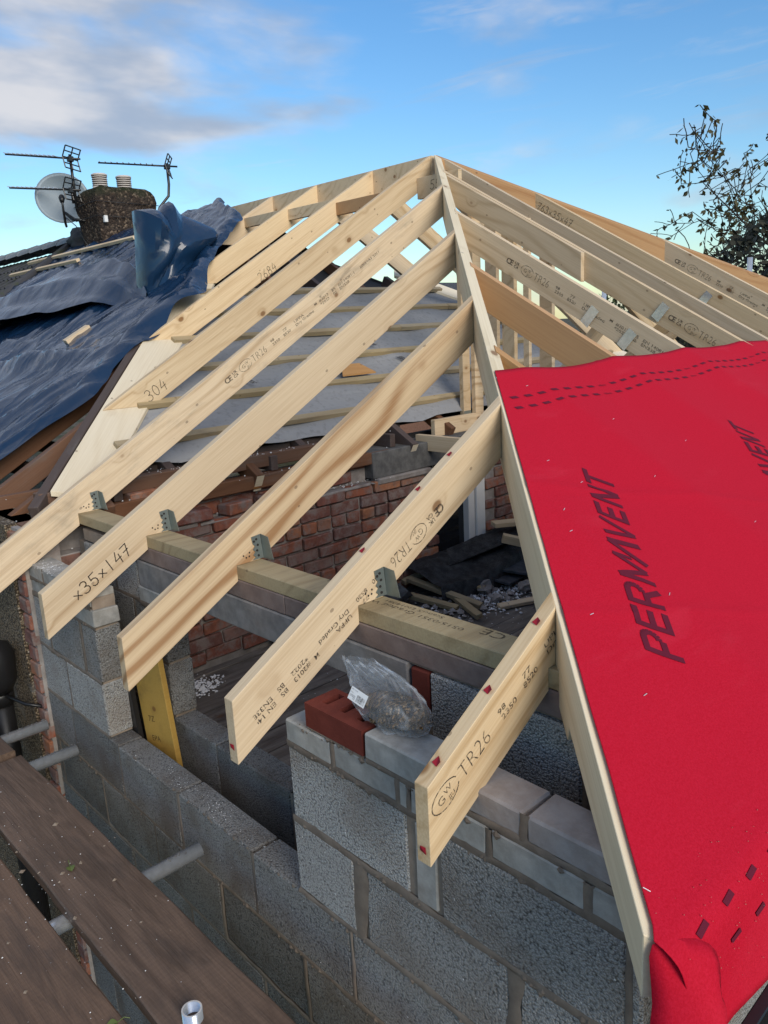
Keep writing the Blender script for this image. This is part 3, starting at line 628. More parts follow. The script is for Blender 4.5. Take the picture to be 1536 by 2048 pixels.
mk('stack', V, F, 'chimney', chim, Matrix.Translation((3.145, 7.76, 1.80)), smooth=True)
for px in (2.985, 3.275):
    pot = tube('chimney_pot', [(px, 7.76, 2.33), (px, 7.76, 2.40)], [.085, .085], 'terracotta', chim, 18)
    for k in range(5): tube('louvre_ring', [(px, 7.76, 2.408 + k * .022), (px, 7.76, 2.419 + k * .022)], [.086, .078], 'terracotta', pot, 18)
    tube('core', [(px, 7.76, 2.40), (px, 7.76, 2.515)], [.055, .055], 'black', pot, 12)
    tube('cap', [(px, 7.76, 2.512), (px, 7.76, 2.528), (px, 7.76, 2.537)], [.088, .088, .07], 'terracotta', pot, 18)
for z in (2.2, 2.05): tube('strap_wire', [(cx0 - .03, cy1 + .02, z), (cx0 - .035, cy0 - .035, z), (cx1 + .03, cy0 - .035, z - .01)], [.004] * 3, 'black', chim, 6)
box('cable_box', 2.835, 2.875, cy0 - .06, cy0 - .02, 1.98, 2.05, 'white', chim, .003)

# aerials, dish -----------------------------------------------------
def aerial(loc, direction, boom, label, mast_pts, el_n=12, tilt=0.0):
    a = thing('television_aerial', loc, label, 'aerial', 'television aerials on the chimney')
    d = Vector(direction).normalized(); s = d.cross(Vector((0, 0, 1))).normalized(); L = Vector(loc); up = s.cross(d)
    b = tube('boom', [L + d * -.12, L + d * boom], [.010, .009], 'black', a, 6)
    for k in range(el_n):
        p = L + d * (.16 + (boom - .18) * k / (el_n - 1)) + up * .008; h = .085 - .03 * k / el_n
        tube('director', [p - s * h, p + s * h], [.0055, .0055], 'steel', a, 5)
    rf = []
    for zz in (-.11, -.06, .0, .06, .11): rf.append(tube_geo([L + up * zz - s * .14 - d * abs(zz) * .35, L + up * zz + s * .14 - d * abs(zz) * .35], .007, 6))
    for ss in (-.14, 0, .14): rf.append(tube_geo([L - up * .11 + s * ss - d * .035, L + s * ss, L + up * .11 + s * ss - d * .035], .007, 6))
    V, F = merge(rf); mk('reflector', V, F, 'black', a, Matrix.Translation(L))
    tube('mast', mast_pts, [.016] * len(mast_pts), 'black', a, 8)
    box('clamp', L.x - .03, L.x + .03, L.y - .03, L.y + .03, L.z - .035, L.z + .02, 'black', a, .006)
    return a
mx, my = 2.66, 7.72
aerial((mx, my, 2.66), (-.66, .98, .17), .80, 'upper black television aerial above the satellite dish', [(mx, my, 2.70), (mx, my, 2.15)])
aerial((mx - .03, my + .02, 2.34), (-.62, .98, .13), .78, 'lower black television aerial crossing the satellite dish', [(mx - .02, my + .02, 2.36), (mx - .02, my + .02, 2.20)], 11)
px_, py_ = 3.76, 7.6
aerial((px_, py_, 2.66), (-.80, .62, .08), .78, 'separate television aerial on a bent pole right of the chimney', [(px_, py_, 2.69), (px_, py_ + .0, 2.46), (px_ - .02, py_, 2.33), (px_ - .14, py_ + .02, 2.20), (px_ - .20, py_ + .02, 2.08), (px_ - .21, py_ + .02, 1.8)], 10)
dish = thing('satellite_dish', (2.62, 8.0, 2.1), 'pale grey perforated satellite dish on the left side of the chimney', 'satellite dish')
dc = Vector((2.67, 8.08, 2.30)); dn = Vector((-.42, -.90, .12)).normalized(); da = dn.cross(Vector((0, 0, 1))).normalized(); db = da.cross(dn)
V = []; NR, NA = 8, 32
for layer in (0, 1):
    for i in range(NR + 1):
        rr = .275 * i / NR
        for k in range(NA):
            a = 2 * math.pi * k / NA; V.append(dc + da * rr * math.cos(a) * 1.06 + db * rr * math.sin(a) + dn * (.075 * (rr / .275) ** 2 - .05 - .008 * layer))
F = []; nl = (NR + 1) * NA
for layer in (0, 1):
    for i in range(NR):
        for k in range(NA):
            qd = (layer * nl + i * NA + k, layer * nl + i * NA + (k + 1) % NA, layer * nl + (i + 1) * NA + (k + 1) % NA, layer * nl + (i + 1) * NA + k); F.append(qd if layer == 0 else qd[::-1])
F += [(NR * NA + k, NR * NA + (k + 1) % NA, nl + NR * NA + (k + 1) % NA, nl + NR * NA + k) for k in range(NA)]
MAT['dish'] = mat_plain('grey_dish_mesh', (0.24, 0.29, 0.33), 0.5, 0.1, 0.4, 0.15, 120)
mk('reflector_bowl', V, F, 'dish', dish, Matrix.Translation(dc), smooth=True)
fp = dc + dn * .30 - db * .12
tube('feed_arm', [dc - db * .30 - dn * .02, dc - db * .30 + dn * .14, fp], [.014, .014, .012], 'black', dish, 8)
tube('feed_horn', [fp, fp + db * .05 - dn * .03, fp + db * .07 - dn * .06], [.022, .035, .03], 'black', dish, 10)
tube('wall_arm', [dc - db * .14 - dn * .05, Vector((2.72, 7.95, 2.06)), Vector((2.83, 7.85, 2.04))], [.018] * 3, 'black', dish, 8)
tube('cable', [dc - db * .2, (2.68, 7.85, 1.98), (2.72, 7.75, 1.80), (2.76, 7.7, 1.7)], [.005] * 4, 'black', dish, 6)

# ------------------------------------------------------------------ blue tarpaulin over the old side slope
tarp = thing('blue_tarpaulin', (1.2, 4.2, .8), 'shiny creased blue tarpaulin spread over the stripped roof slope beside the rafters', 'tarpaulin')
def tl(x, pts):
    for (a, b), (c, d) in zip(pts, pts[1:]):
        if x <= c: return b + (d - b) * max(0, (x - a)) / (c - a)
    return pts[-1][1]
RB_ = [(-.25, 3.25), (.02, 3.12), (.52, 3.02), (.99, 3.31), (1.5, 3.44), (1.97, 3.95), (2.62, 4.48), (3.02, 5.35), (3.2, 5.5)]
LB_ = [(-.25, 6.35), (.9, 7.25), (1.9, 8.1), (3.02, 8.62), (3.2, 8.6)]
def tarp_h(x, y):
    yy = y + .25 * x; st = (.5 - abs(noise.noise((x * .7, yy * 3.2, 2.0)))) * .07 + (.5 - abs(noise.noise((x * 1.5 + y, yy * 6.5, 5.0)))) * .028 + noise.noise((x * 2.2, y * 2.4, 8.0)) * .03
    h = .035 + st
    # second, lower roll
    f2 = x - (.62 + (5.2 - y) * .16)
    h += .075 * math.exp(-(f2 / .07) ** 2) * max(0, min(1, (y - 3.5) / .6))
    # curled lower edge
    d = y - tl(x, RB_)
    if d < .22: h += .05 * math.sin(min(1, d / .22) * math.pi) - .03 * (1 - d / .22)
    # ripples at battens
    for xb in (1.0, 1.66, 2.0, 2.34, 2.62, 2.9): h += .012 * math.exp(-((x - xb) / .03) ** 2)
    return h
NU, NV = 130, 150; V = []
for i in range(NU):
    x = -.25 + 3.32 * i / (NU - 1); ya, yb = tl(x, RB_), tl(x, LB_)
    for j in range(NV):
        u = (j / (NV - 1)) ** 1.35; y = ya + (yb - ya) * u + .05 * noise.noise((x * 4, 7.7, 1)) * (1 - u); V.append((x - T * .0, y, min(ltop(x), RIDGE_Z + .03) - .02 + tarp_h(x, y)))
mk('sheet', V, grid_faces(NU, NV), 'tarp', tarp, frame((1.2, 4.2, .8), (CA, 0, SA)), smooth=True)
# bunched fold standing up from the sheet: a tall gathered hood with creases running down to one tip
prof = [(1.495, .93), (1.51, 1.12), (1.525, 1.30), (1.54, 1.46), (1.55, 1.615), (1.66, 1.62), (1.72, 1.60), (1.775, 1.665), (1.825, 1.69), (1.90, 1.63), (1.98, 1.59), (2.06, 1.555), (2.15, 1.51), (2.18, 1.45), (2.07, 1.35), (1.88, 1.20), (1.70, 1.05), (1.57, .93)]
cxm, czm = 1.74, 1.36; V = []; npf = len(prof) * 5
def pf(k):
    a = prof[(k // 5) % len(prof)]; b = prof[(k // 5 + 1) % len(prof)]; u = (k % 5) / 5; return a[0] + (b[0] - a[0]) * u, a[1] + (b[1] - a[1]) * u
rings_ = [(.06, 4.02), (.2, 4.02), (.35, 4.03), (.5, 4.05), (.65, 4.08), (.8, 4.12), (.92, 4.17), (1.0, 4.24), (1.01, 4.33), (.95, 4.5), (.85, 4.75), (.7, 5.0), (.5, 5.2)]
for s_, yy in rings_:
    for k in range(npf):
        x, z = pf(k); x = cxm + (x - cxm) * s_; z = czm + (z - czm) * s_; an = math.atan2(z - .80, x - 1.42); rr = math.hypot(z - .80, x - 1.42)
        cr2 = .105 * (abs(((an * 2.1 + .35 + .16 * noise.noise((rr * 2, an * 2, 1))) % 1.0) * 2 - 1) - .5) * min(1, rr / .35) + .05 * (abs(noise.noise((an * 4 + rr * 2, rr * 2.2, 2))) - .2); bk_ = max(0, yy - 4.3)
        V.append((x + bk_ * .55, yy - cr2 * (1 if yy < 4.3 else .5), z - bk_ * .12))
nr = len(rings_); F = [(i * npf + k, i * npf + (k + 1) % npf, (i + 1) * npf + (k + 1) % npf, (i + 1) * npf + k) for i in range(nr - 1) for k in range(npf)] + [tuple(range(npf))]
mk('bunched_fold', V, F, 'tarp_fold', tarp, Matrix.Translation((1.8, 4.3, 1.3)), smooth=True).data.set_sharp_from_angle(angle=R(24))
# loose flap doubled back over the sheet, lower edge lifted clear
NU, NV = 60, 26; V = []
A_ = [(4.1, 1.50), (4.45, 1.66), (5.2, 1.84), (6.2, 1.62), (7.3, 1.30), (8.2, 1.1)]; B_ = [(4.1, 1.44), (4.45, 1.38), (5.2, 1.24), (6.2, 1.08), (7.3, .90), (8.2, .8)]
for i in range(NU):
    yy = 4.1 + 3.2 * i / (NU - 1); xa, xb = tl(yy, A_), tl(yy, B_)
    for j in range(NV):
        u = j / (NV - 1); x = xa + (xb - xa) * u; h = (.05 + .22 * math.sin(min(1, u / .2) * math.pi / 2)) * (1 - .55 * max(0, u - .2)) + .03 * noise.noise((x * 3, yy * 2, 6))
        h = h * min(1, .25 + (yy - 4.1) / .8) + .03 * math.sin(yy * 2.2 + 1) * u - .035 * abs(noise.noise((x * 2 + yy, yy * 2.4, 1))) + .05 * (abs((u * 2.2 + yy * .35) % 1.0 * 2 - 1) - .5) * math.sin(u * math.pi); V.append((x, yy, ltop(x) + h))
mk('loose_flap', V, grid_faces(NU, NV), 'tarp_fold', tarp, frame((1.5, 5, 1), (CA, 0, SA)), smooth=True).data.set_sharp_from_angle(angle=R(24))
def loose_batten(name, p0, p1, w, d, mat, label, cat, group=None, up=(0, 0, 1), twist=0):
    o = beam(name, p0, p1, w, d, mat, None, up, .002, twist); return tag(o, label, cat, group)
up_l = (-T, 0, 1)
for xb, y0, y1, lab in ((2.34, 7.15, 9.15, 'lowest pale batten holding down the tarpaulin beside the tiles'), (2.60, 6.35, 9.2, 'long pale batten across the top of the tarpaulin'), (3.02, 7.55, 9.1, 'short batten end at the ridge below the chimney')):
    loose_batten('roof_batten', (xb, y0, ltop(xb) + .095), (xb, y1, ltop(xb) + .095), .045, .03, 'pine', lab, 'batten', 'battens weighing down the tarpaulin', up_l)
loose_batten('timber_offcut', (.93, 4.30, ltop(.93) + .085), (1.10, 4.28, ltop(1.10) + .085), .075, .03, 'pine', 'small pale timber offcut lying on the blue tarpaulin', 'timber', None, up_l)

# ------------------------------------------------------------------ new roof frame
roof = thing('roof_frame', (1.5, 1.2, 0), 'new pale timber hipped roof frame of rafters, hip, ridge and wall plate', 'roof frame')
Mslope = lambda y: frame((0, y, TOP0), (CA, 0, SA))
def left_rafter(y, tail, xe_near, xe_far, mat, foot=None, th=.035):
    """rafter on the left slope; near face at y. foot = seat height when it lands on the lay board"""
    pa = []; pb = []
    for P, yy, xe in ((pa, y, xe_near), (pb, y + th, xe_far)):
        if foot is None:
            P += [(-tail, yy, ltop(-tail)), (xe, yy, ltop(xe)), (xe, yy, ltop(xe) - DZ)]
            xs = HD / T
            P += [(xs, yy, 0.0), (0.0, yy, 0.0), (0, yy, -HD), (-tail, yy, ltop(-tail) - DZ)]
            if xe < xs: P[2:] = [(xe, yy, 0.0), (0.0, yy, 0.0), (0, yy, -HD), (-tail, yy, ltop(-tail) - DZ)]
        else:
            xt = (foot - TOP0) / T; P += [(xt, yy, foot + .001), (xe, yy, ltop(xe)), (xe, yy, ltop(xe) - DZ), (xt + DZ / T, yy, foot)]
    return prism('rafter', pa, pb, mat, roof, Mslope(y), .0012)
RAFT = {}
for k, y, tail, mat in (('i', -.332, .385, 'pine'), ('h', .28, .415, 'pine'), ('g', .8685, .411, 'pine_grain'), ('f', 1.4835, .4115, 'pine'), ('e', 2.109, .42, 'pine_dirty')):
    RAFT[k] = left_rafter(y, tail, hipx(y) - .001, hipx(y + .035) - .001, mat)
for k, y, mat in (('d', 2.725, 'pine'), ('c', 3.315, 'pine'), ('b', 3.975, 'pine'), ('a', 4.58, 'pine_grey')):
    RAFT[k] = left_rafter(y, 0, XR - .0178, XR - .0178, mat, oldz(y) + .002 - (.03 if k == 'c' else 0))
    # mirrored rafter on the far slope
for y, mat in ((-.332, 'pine'), (.28, 'pine'), (.8685, 'pine'), (1.4835, 'pine_grey'), (2.109, 'pine'), (2.725, 'pine_grey'), (3.36, 'pine'), (3.975, 'pine')):
    hx = hipx(y) if y < 2.7 else XR; x0 = 2 * XR - hx + .03; x1 = 2 * XR + .40 if y < 2.2 else 2 * XR - ((oldz(y) - TOP0) / T)
    zt = lambda x: ltop(2 * XR - x)
    pa = [(x0, y, zt(x0)), (x1, y, zt(x1)), (x1 - (0 if y < 2.2 else DZ / T), y, zt(x1) - (DZ if y < 2.2 else 0)), (x0, y, zt(x0) - DZ)]
    prism('rafter', pa, [(a, b + .035, c) for a, b, c in pa], mat, roof, frame((x0, y, zt(x0)), (CA, 0, -SA)), .0012)
RAFT['f']['label'] = 'rafter hand marked x 35 x 147 near its tail'
RAFT['g']['label'] = 'knotty rafter with strong brown grain and no stamp'
RAFT['d']['label'] = 'rafter hand marked 304 resting on the lay board'
RAFT['c']['label'] = 'rafter hand marked 2684 beside the tarpaulin'
# ridge board
rb = box('ridge_board', XR - .0175, XR + .0175, 2.72, 5.75, RIDGE_Z - .19, RIDGE_Z, 'pine_grey', roof, .0012)
# hip rafter: left face on the line hipx(y)
hd_ = Vector((KX, 1, 0)).normalized(); hn = Vector((1, -KX, 0)).normalized() * .047
def hip_poly(sign=1):
    ys, ye = hipy(-.418), hipy(XR - .01); top = lambda y: ltop(hipx(y))
    pl = [(ys, top(ys) - .004), (ye, top(ye)), (ye, top(ye) - .20)]
    yp = hipy(.02); yq = hipy(-.06)
    pl += [(yp, top(yp) - .20), (yq, top(yq) - .195), (yq - .01, top(yq) - .16), (ys, top(ys) - .112)]
    return pl
pl = hip_poly(); pa = [(hipx(y), y, z) for y, z in pl]; pb = [(hipx(y) + hn.x, y + hn.y, z - (.0215 if i < 2 else 0)) for i, (y, z) in enumerate(pl)]
hip = prism('hip_rafter', pa, pb, 'pine_green', roof, frame((XR, hipy(XR), ltop(XR)), (-KX, -1, -T * KX)), .0015)
hip['label'] = 'long pale green hip rafter running from the apex to the near corner'
# far hip (mirror about the ridge)
pm = lambda p: (2 * XR - p[0] + .0, p[1], p[2])
prism('hip_rafter', [pm(p) for p in pa], [pm(p) for p in pb], 'pine_orange', roof, frame((XR, hipy(XR), ltop(XR)), (KX, -1, -T * KX)), .0015)
# right slope rafters (hip end): left face at x
def right_rafter(x, mat, th=.035, y_top=None, tail=-.78, depth=.160):
    near_hip = x < XR - .05
    pa, pb = [], []
    for P, xx in ((pa, x), (pb, x + th)):
        if y_top is not None: yt = y_top
        elif near_hip: yt = hipy(xx) - .049
        elif xx > XR + .05: yt = hipy(2 * XR - xx) - .049
        else: yt = hipy(XR) - .06
        P += [(xx, yt, rtop(yt)), (xx, tail, rtop(tail)), (xx, tail, rtop(tail) - depth), (xx, yt, rtop(yt) - depth)]
    return prism('rafter', pa, pb, mat, roof, frame((x, YA, rtop(YA)), (0, -CR_, -SR_)), .0012)
RR = {}
for k, x, mat in (('R5', .36, 'pine_orange'), ('R4', .93, 'pine_orange'), ('R3', 1.535, 'pine_orange'), ('R2', 2.125, 'pine_grey'), ('R1', 2.75, 'pine_grey'), ('R0', 3.045, 'pine_grey'), ('Q1', 3.48, 'pine_grey'), ('Q2', 4.11, 'pine_grey'), ('Q3', 4.74, 'pine_orange'), ('Q4', 5.35, 'pine')):
    RR[k] = right_rafter(x, mat)
RR['R3']['label'] = 'reddish orange jack rafter beside the membrane'
RR['R2']['label'] = 'grey jack rafter with a long grading stamp'
# doubled length on R1
ys, ye = hipy(2.71) - .06, 1.33
prism('splice_board', [(2.713, ys, rtop(ys) - .004), (2.713, ye, rtop(ye) - .004), (2.713, ye, rtop(ye) - .165), (2.713, ys, rtop(ys) - .165)], [(2.748, ys, rtop(ys) - .004), (2.748, ye, rtop(ye) - .004), (2.748, ye, rtop(ye) - .165), (2.748, ys, rtop(ys) - .165)], 'pine_grey', roof, frame((2.713, YA, rtop(YA)), (0, -CR_, -SR_)), .0015)
# wall plates
plate = box('wall_plate', 0.0, .10, -.40, 2.165, -.047, -.0005, 'treated', roof, .003)
plate.matrix_basis = plate.matrix_basis
box('wall_plate', .102, 6.05, -.40, -.30, -.047, -.0005, 'treated', roof, .003)
# noggings under the ridge
for x, y0, y1, zt, dep, mat in ((2.70, 3.99 + .035, 4.58 - .001, 1.655, .075, 'pine'), (2.70, 3.375 + .022, 3.975 + .12, 1.645, .080, 'pine'), (2.63, 2.76, 3.40, 1.60, .085, 'pine_orange'), (2.862, 2.35, 2.724, 1.69, .135, 'pine_grey')):
    box('nogging', x, x + .035, y0, y1, zt - dep, zt, mat, roof, .0015)
# lay boards on the old slope
def layboard(mirror=False):
    P = []
    for (x, y) in ((-.055, 2.245), (1.95, 4.25), (2.095, 4.105), (.13, 2.165)):
        P.append((x, y))
    up = .006; th = .024
    f = (lambda x: 2 * XR - x) if mirror else (lambda x: x)
    A = [(f(x), y, oldz(y) + .0) for x, y in P]; B = [(f(x), y, oldz(y) - th) for x, y in P]
    return prism('lay_board', A, B, 'layboard', roof, frame((f(-.055), 2.245, 0), (1 if not mirror else -1, 1, T)), .001)
layboard(); layboard(True)
# braces and posts of the truss below the hip end
def post(x0, x1, y0, y1, z0, z1, mat='pine'): return box('post', x0, x1, y0, y1, z0, z1, mat, roof, .0015)
pst = post(2.845, 2.92, 2.34, 2.375, .0, 1.40, 'pine_grey'); post(2.925, 3.01, 2.30, 2.335, .10, 1.45)
plt_ = box('nail_plate', 2.846, 2.919, 2.3375, 2.339, -.0, .12, 'clip', pst)
box('bearer', 2.50, 3.40, 2.30, 2.335, -.02, .10, 'pine', roof, .0015); box('bearer', 2.93, 3.4, 2.24, 2.275, .04, .085, 'pine', roof, .0015)
for x0, y0, dx, dy, z0, z1, mat in ((2.95, 1.98, .035, .09, .0, 1.36, 'pine_grey'), (3.00, 1.90, .03, .045, .0, 1.34, 'pine'), (3.20, 1.86, .035, .10, .0, 1.26, 'pine_grey'), (3.25, 2.36, .035, .10, .0, 1.45, 'pine_grey'), (3.29, 2.30, .03, .045, .0, 1.4, 'pine')):
    post(x0, x0 + dx, y0, y0 + dy, z0, z1, mat)
for (p0, p1) in (((2.30, .92, .72), (2.30, 1.62, -.02)), ((2.95, .90, .71), (2.95, 1.75, -.02)), ((3.33, 1.0, .76), (3.33, 1.9, -.02)), ((2.62, .55, .42), (2.62, 1.5, -.02)), ((3.9, 1.2, .75), (3.9, 2.0, -.02))):
    s_ = beam('web_strut', p0, p1, .10, .035, 'pine_grey', roof, (0, .6, 1), .0015)
for x in (2.33, 2.95, 3.35): beam('truss_chord', (x, -.3, .03), (x, 2.3, .03), .035, .10, 'pine', roof)
for x, y in ((2.118, .90), (2.118, .70), (2.743, .86), (3.473, .96)):
    par = RR['R2'] if x < 2.5 else RR['R1'] if x < 3 else RR['Q1']
    zc = rtop(y) - (.11 if x < 2.5 else .085); m = frame((x, y, zc), (0, CR_ * .5 + .2, -.72), (-1, 0, 0))
    mk('nail_plate', box_local(-.048, .048, -.026, .026, -.001, .0015), CUBE, 'steel', par, m, 0, False, False)
# stamps and handwriting on the left slope rafters
def on_left(k, y, s, n, me, flip=False, name='printed_stamp', sc=1.0):
    d = Vector((CA, 0, SA)); up = Vector((-SA, 0, CA)); o = Vector((0, y, TOP0)) + d * s + up * n
    if flip: d, up = -d, -up
    return decal(name, me, o, d, up, RAFT[k])
on_left('e', 2.109, .885, -.090, STAMP)
on_left('h', .28, .350, -.075, geo_mesh('printed_stamp_b', (lambda gg: ([(v[0] * .84, v[1], 0) for v in gg[0]], [f for f in gg[1] if max(gg[0][k][0] for k in f) * .84 < .815]))(grade_stamp(True, True)), 'ink'), True)
on_left('i', -.332, -.462, -.076, geo_mesh('printed_stamp_c', (lambda gg: ([v for v in gg[0]], [f for f in gg[1] if max(gg[0][k][0] for k in f) < .462]))(grade_stamp(False)), 'ink'))
hw = lambda t_, s_, w_: geo_mesh('handwritten_mark', hand_geo(t_, s_, w_), 'pen')
random.seed(2)
on_left('f', 1.4835, -.400, -.112, hw('x35x147', .048, .0042), name='handwritten_mark')
on_left('d', 2.725, .75, -.118, hw('304', .062, .0036), name='handwritten_mark')
on_left('c', 3.315, 2.13, -.145, hw('2684', .056, .0036), name='handwritten_mark')
def on_right(k, x, s, n, me, name='printed_stamp'):
    d = Vector((0, -CR_, -SR_)); up = Vector((0, -SR_, CR_)); o = Vector((x, YA, rtop(YA))) + d * s + up * n
    return decal(name, me, o, d, up, RR[k])
on_right('R2', 2.125, 1.63, -.092, STAMP); on_right('R1', 2.75, 2.30, -.092, STAMP); on_right('Q2', 4.11, 1.55, -.098, STAMP); on_right('R0', 3.045, .20, -.10, STAMP_NOCE)
on_right('Q1', 3.48, .74, -.085, hw('763x35x47', .045, .0034), name='handwritten_mark')
ng = [o for o in roof.children if o.name.startswith('nogging')][-1]
decal('handwritten_mark', hw('559', .060, .004), (2.862, 2.60, 1.60), (0, -1, 0), (0, 0, 1), ng)
# stamp on the wall plate top, read from inside
gp = merge([text_geo('CE', .050, 1.2, 0, 0, (0, .0)), text_geo('0515/0351', .026, 1.4, 0, 0, (.11, .034)), text_geo('Graded W.Pead', .028, 1.4, 0, 0, (.28, .030)), text_geo('Scant-5 EN14081', .022, 1.4, 0, 0, (.20, .004))])
decal('printed_stamp', geo_mesh('printed_stamp_plate', gp, 'ink'), (.088, -.16, -.0005), (0, 1, 0), (-1, 0, 0), plate)
# red scraps and staples left on rafter edges
def scrap(k, y, s, off=.012):
    d = Vector((CA, 0, SA)); o = Vector((0, y + off, TOP0)) + d * s; up = Vector((-SA, 0, CA))
    V = [o + up * .001, o + d * .022 + up * .001 + Vector((0, .010, 0)), o + d * .010 + up * .007 + Vector((0, -.006, 0)), o + d * .004 + Vector((0, .014, 0)) + up * .003]
    mk('red_scrap', V, [(0, 1, 2), (0, 3, 1)], 'redflag', RAFT[k])
for k, y, ss in (('i', -.332, (-.40, -.22, -.03)), ('h', .28, (.04, .30, .46))):
    for s_ in ss: scrap(k, y, s_)
for k, y, tail, z in (('i', -.332, .385, -.25), ('h', .28, .415, -.255)):
    x = -tail - .0015; mk('red_scrap', [(x, y + .010, z), (x, y + .026, z + .004), (x - .004, y + .022, z + .018), (x, y + .011, z + .016)], [(0, 1, 2, 3)], 'redflag', RAFT[k])
# truss clips at the wall plate
def clip(k, y):
    c = mk('truss_clip', *merge([]) if False else ([], []), 'clip', roof) if False else None
    x0, yf = .062, y - .0012; zz = [.0, .016, .022, .034, .040, .054, .060, .078]
    # toothed face plate against the rafter, foot on the plate, outer flange
    V = []; prof_ = [(x0, .004), (x0 + .012, .012), (x0 + .003, .020), (x0 + .012, .030), (x0 + .003, .039), (x0 + .012, .049), (x0 + .004, .058), (x0, .082), (x0 + .034, .086), (x0 + .042, .004)]
    a = [(px, yf, pz) for px, pz in prof_]; b = [(px, yf - .0022, pz) for px, pz in prof_]
    o = prism('truss_clip', a, b, 'clip', roof, Matrix.Translation((x0, y, 0)))
    fl = mk('flange', [(x0 + .036, yf, .086), (x0 + .040, yf - .036, .080), (x0 + .048, yf - .048, .002), (x0 + .042, yf, .002), (x0 + .038, yf, .086), (x0 + .042, yf - .036, .080), (x0 + .050, yf - .048, .002), (x0 + .044, yf, .002)], [(0, 1, 2, 3), (7, 6, 5, 4), (0, 4, 5, 1), (1, 5, 6, 2), (2, 6, 7, 3), (3, 7, 4, 0)], 'clip', o)
    for px, pz in ((x0 + .018, .072), (x0 + .022, .052), (x0 + .018, .034), (x0 + .022, .016), (x0 + .008, .066)):
        tube('nail', [(px, yf - .002, pz), (px, yf - .0045, pz)], [.0042, .0036], 'nailhole', o, 8)
    for px, pz in ((x0 - .012, .020), (x0 - .024, .018), (x0 - .010, .032), (x0 - .034, .026)):
        tube('nail', [(px, yf + .0022, pz), (px, yf + .0004, pz)], [.0035, .003], 'nailhole', o, 7)
for k, y in (('e', 2.109), ('f', 1.4835), ('g', .8685), ('h', .28)): clip(k, y)

# ------------------------------------------------------------------ block walls
S_out = Matrix.Translation((-.243, .226, 0)) @ Matrix.Rotation(-.0108, 4, 'Z') @ Matrix.Translation((.243, -.226, 0))
ow = thing('outer_block_wall', (-.19, .6, -2.75), 'outer leaf of grey aggregate blockwork with a window opening and two piers', 'wall')
XO0, XO1 = -.243, -.143
def core(name, x0, x1, y0, y1, z0, z1, parent, S, mat='mortar'):
    return box(name, x0 + .006, x1 - .006, y0 + .004, y1 - .004, z0, z1 - .016, mat, parent, 0, 0, S)
core('mortar_bed', XO0, XO1, -.70, 2.17, -2.75, -.766, ow, S_out); core('mortar_bed', XO0, XO1, -.70, .318, -.766, -.240, ow, S_out); core('mortar_bed', XO0, XO1, 1.53, 2.17, -.766, -.186, ow, S_out)
def mortar_joint(parent, S, x, pa_, pb_, w):
    """uneven pointing squeezed out along one joint, on the outer face"""
    (y0, z0), (y1, z1) = pa_, pb_; d = Vector((y1 - y0, z1 - z0)); L = d.length; d /= L; nrm = Vector((-d.y, d.x)); N = max(4, int(L / .018)); V = []; sd = random.uniform(0, 99)
    for i in range(N + 1):
        u = L * i / N; c = Vector((y0, z0)) + d * u
        wa = w * (.85 + .75 * noise.noise((u * 9, sd, 0)) + .35 * noise.noise((u * 31, sd, 3)) + .55 * max(0, noise.noise((u * 3.3, sd, 5)))); wb = w * (.85 + .75 * noise.noise((u * 9, sd, 7)) + .35 * noise.noise((u * 31, sd, 9)) + .9 * max(0, noise.noise((u * 3.3, sd, 15))))
        for t_, px in ((-wb, .0012), (-wb * .6, -.0010), (wa * .6, -.0011), (wa, .0012)):
            q_ = c + nrm * t_; V.append((x + px - .0012 * noise.noise((u * 40, t_ * 90, sd)), q_.x, q_.y))
    mk('mortar_joint', [S @ Vector(v) for v in V], grid_faces(N + 1, 4), 'mortar_joint', parent, S @ Matrix.Translation((x, y0, z0)), smooth=True)
def row(parent, S, x0, x1, z0, z1, cuts, mat='block', bev=.005, jit=.0025, name='block', joints=True):
    for a, b in cuts: box(name, x0 + random.uniform(-.003, .003), x1, a, b, z0, z1, mat if mat != 'block_mix' else ('block_dark' if (a + b) / 2 > .12 - (z1 + .77) * -.25 else 'block'), parent, bev, jit, S)
    if not joints: return
    cs = sorted(cuts)
    for (a, b), (c, d) in zip(cs, cs[1:]):
        if c - b < .04: mortar_joint(parent, S, x0, ((b + c) / 2, z0), ((b + c) / 2, z1), max(.0105, (c - b) * .62))
    if cs[-1][1] - cs[0][0] > .1: mortar_joint(parent, S, x0, (cs[0][0], z0 - .005), (cs[-1][1], z0 - .005), .0115)
def runs(y0, y1, start, L=.44, gap=.010):
    out = []; y = start
    while y - L > y1: y -= L + gap
    y = start
    while y > y0:
        a, b = max(y - L, y0), min(y, y1)
        if b - a > .03: out.append((a, b))
        y -= L + gap
    return out
random.seed(11)
for k in range(9):
    z1 = -.771 - .225 * k; st = 2.17 + (.18 if k % 2 == 0 else .40)
    row(ow, S_out, XO0, XO1, z1 - .215, z1, [(a, min(b, 2.17)) for a, b in runs(-.70, 2.17, st)], 'block_mix')
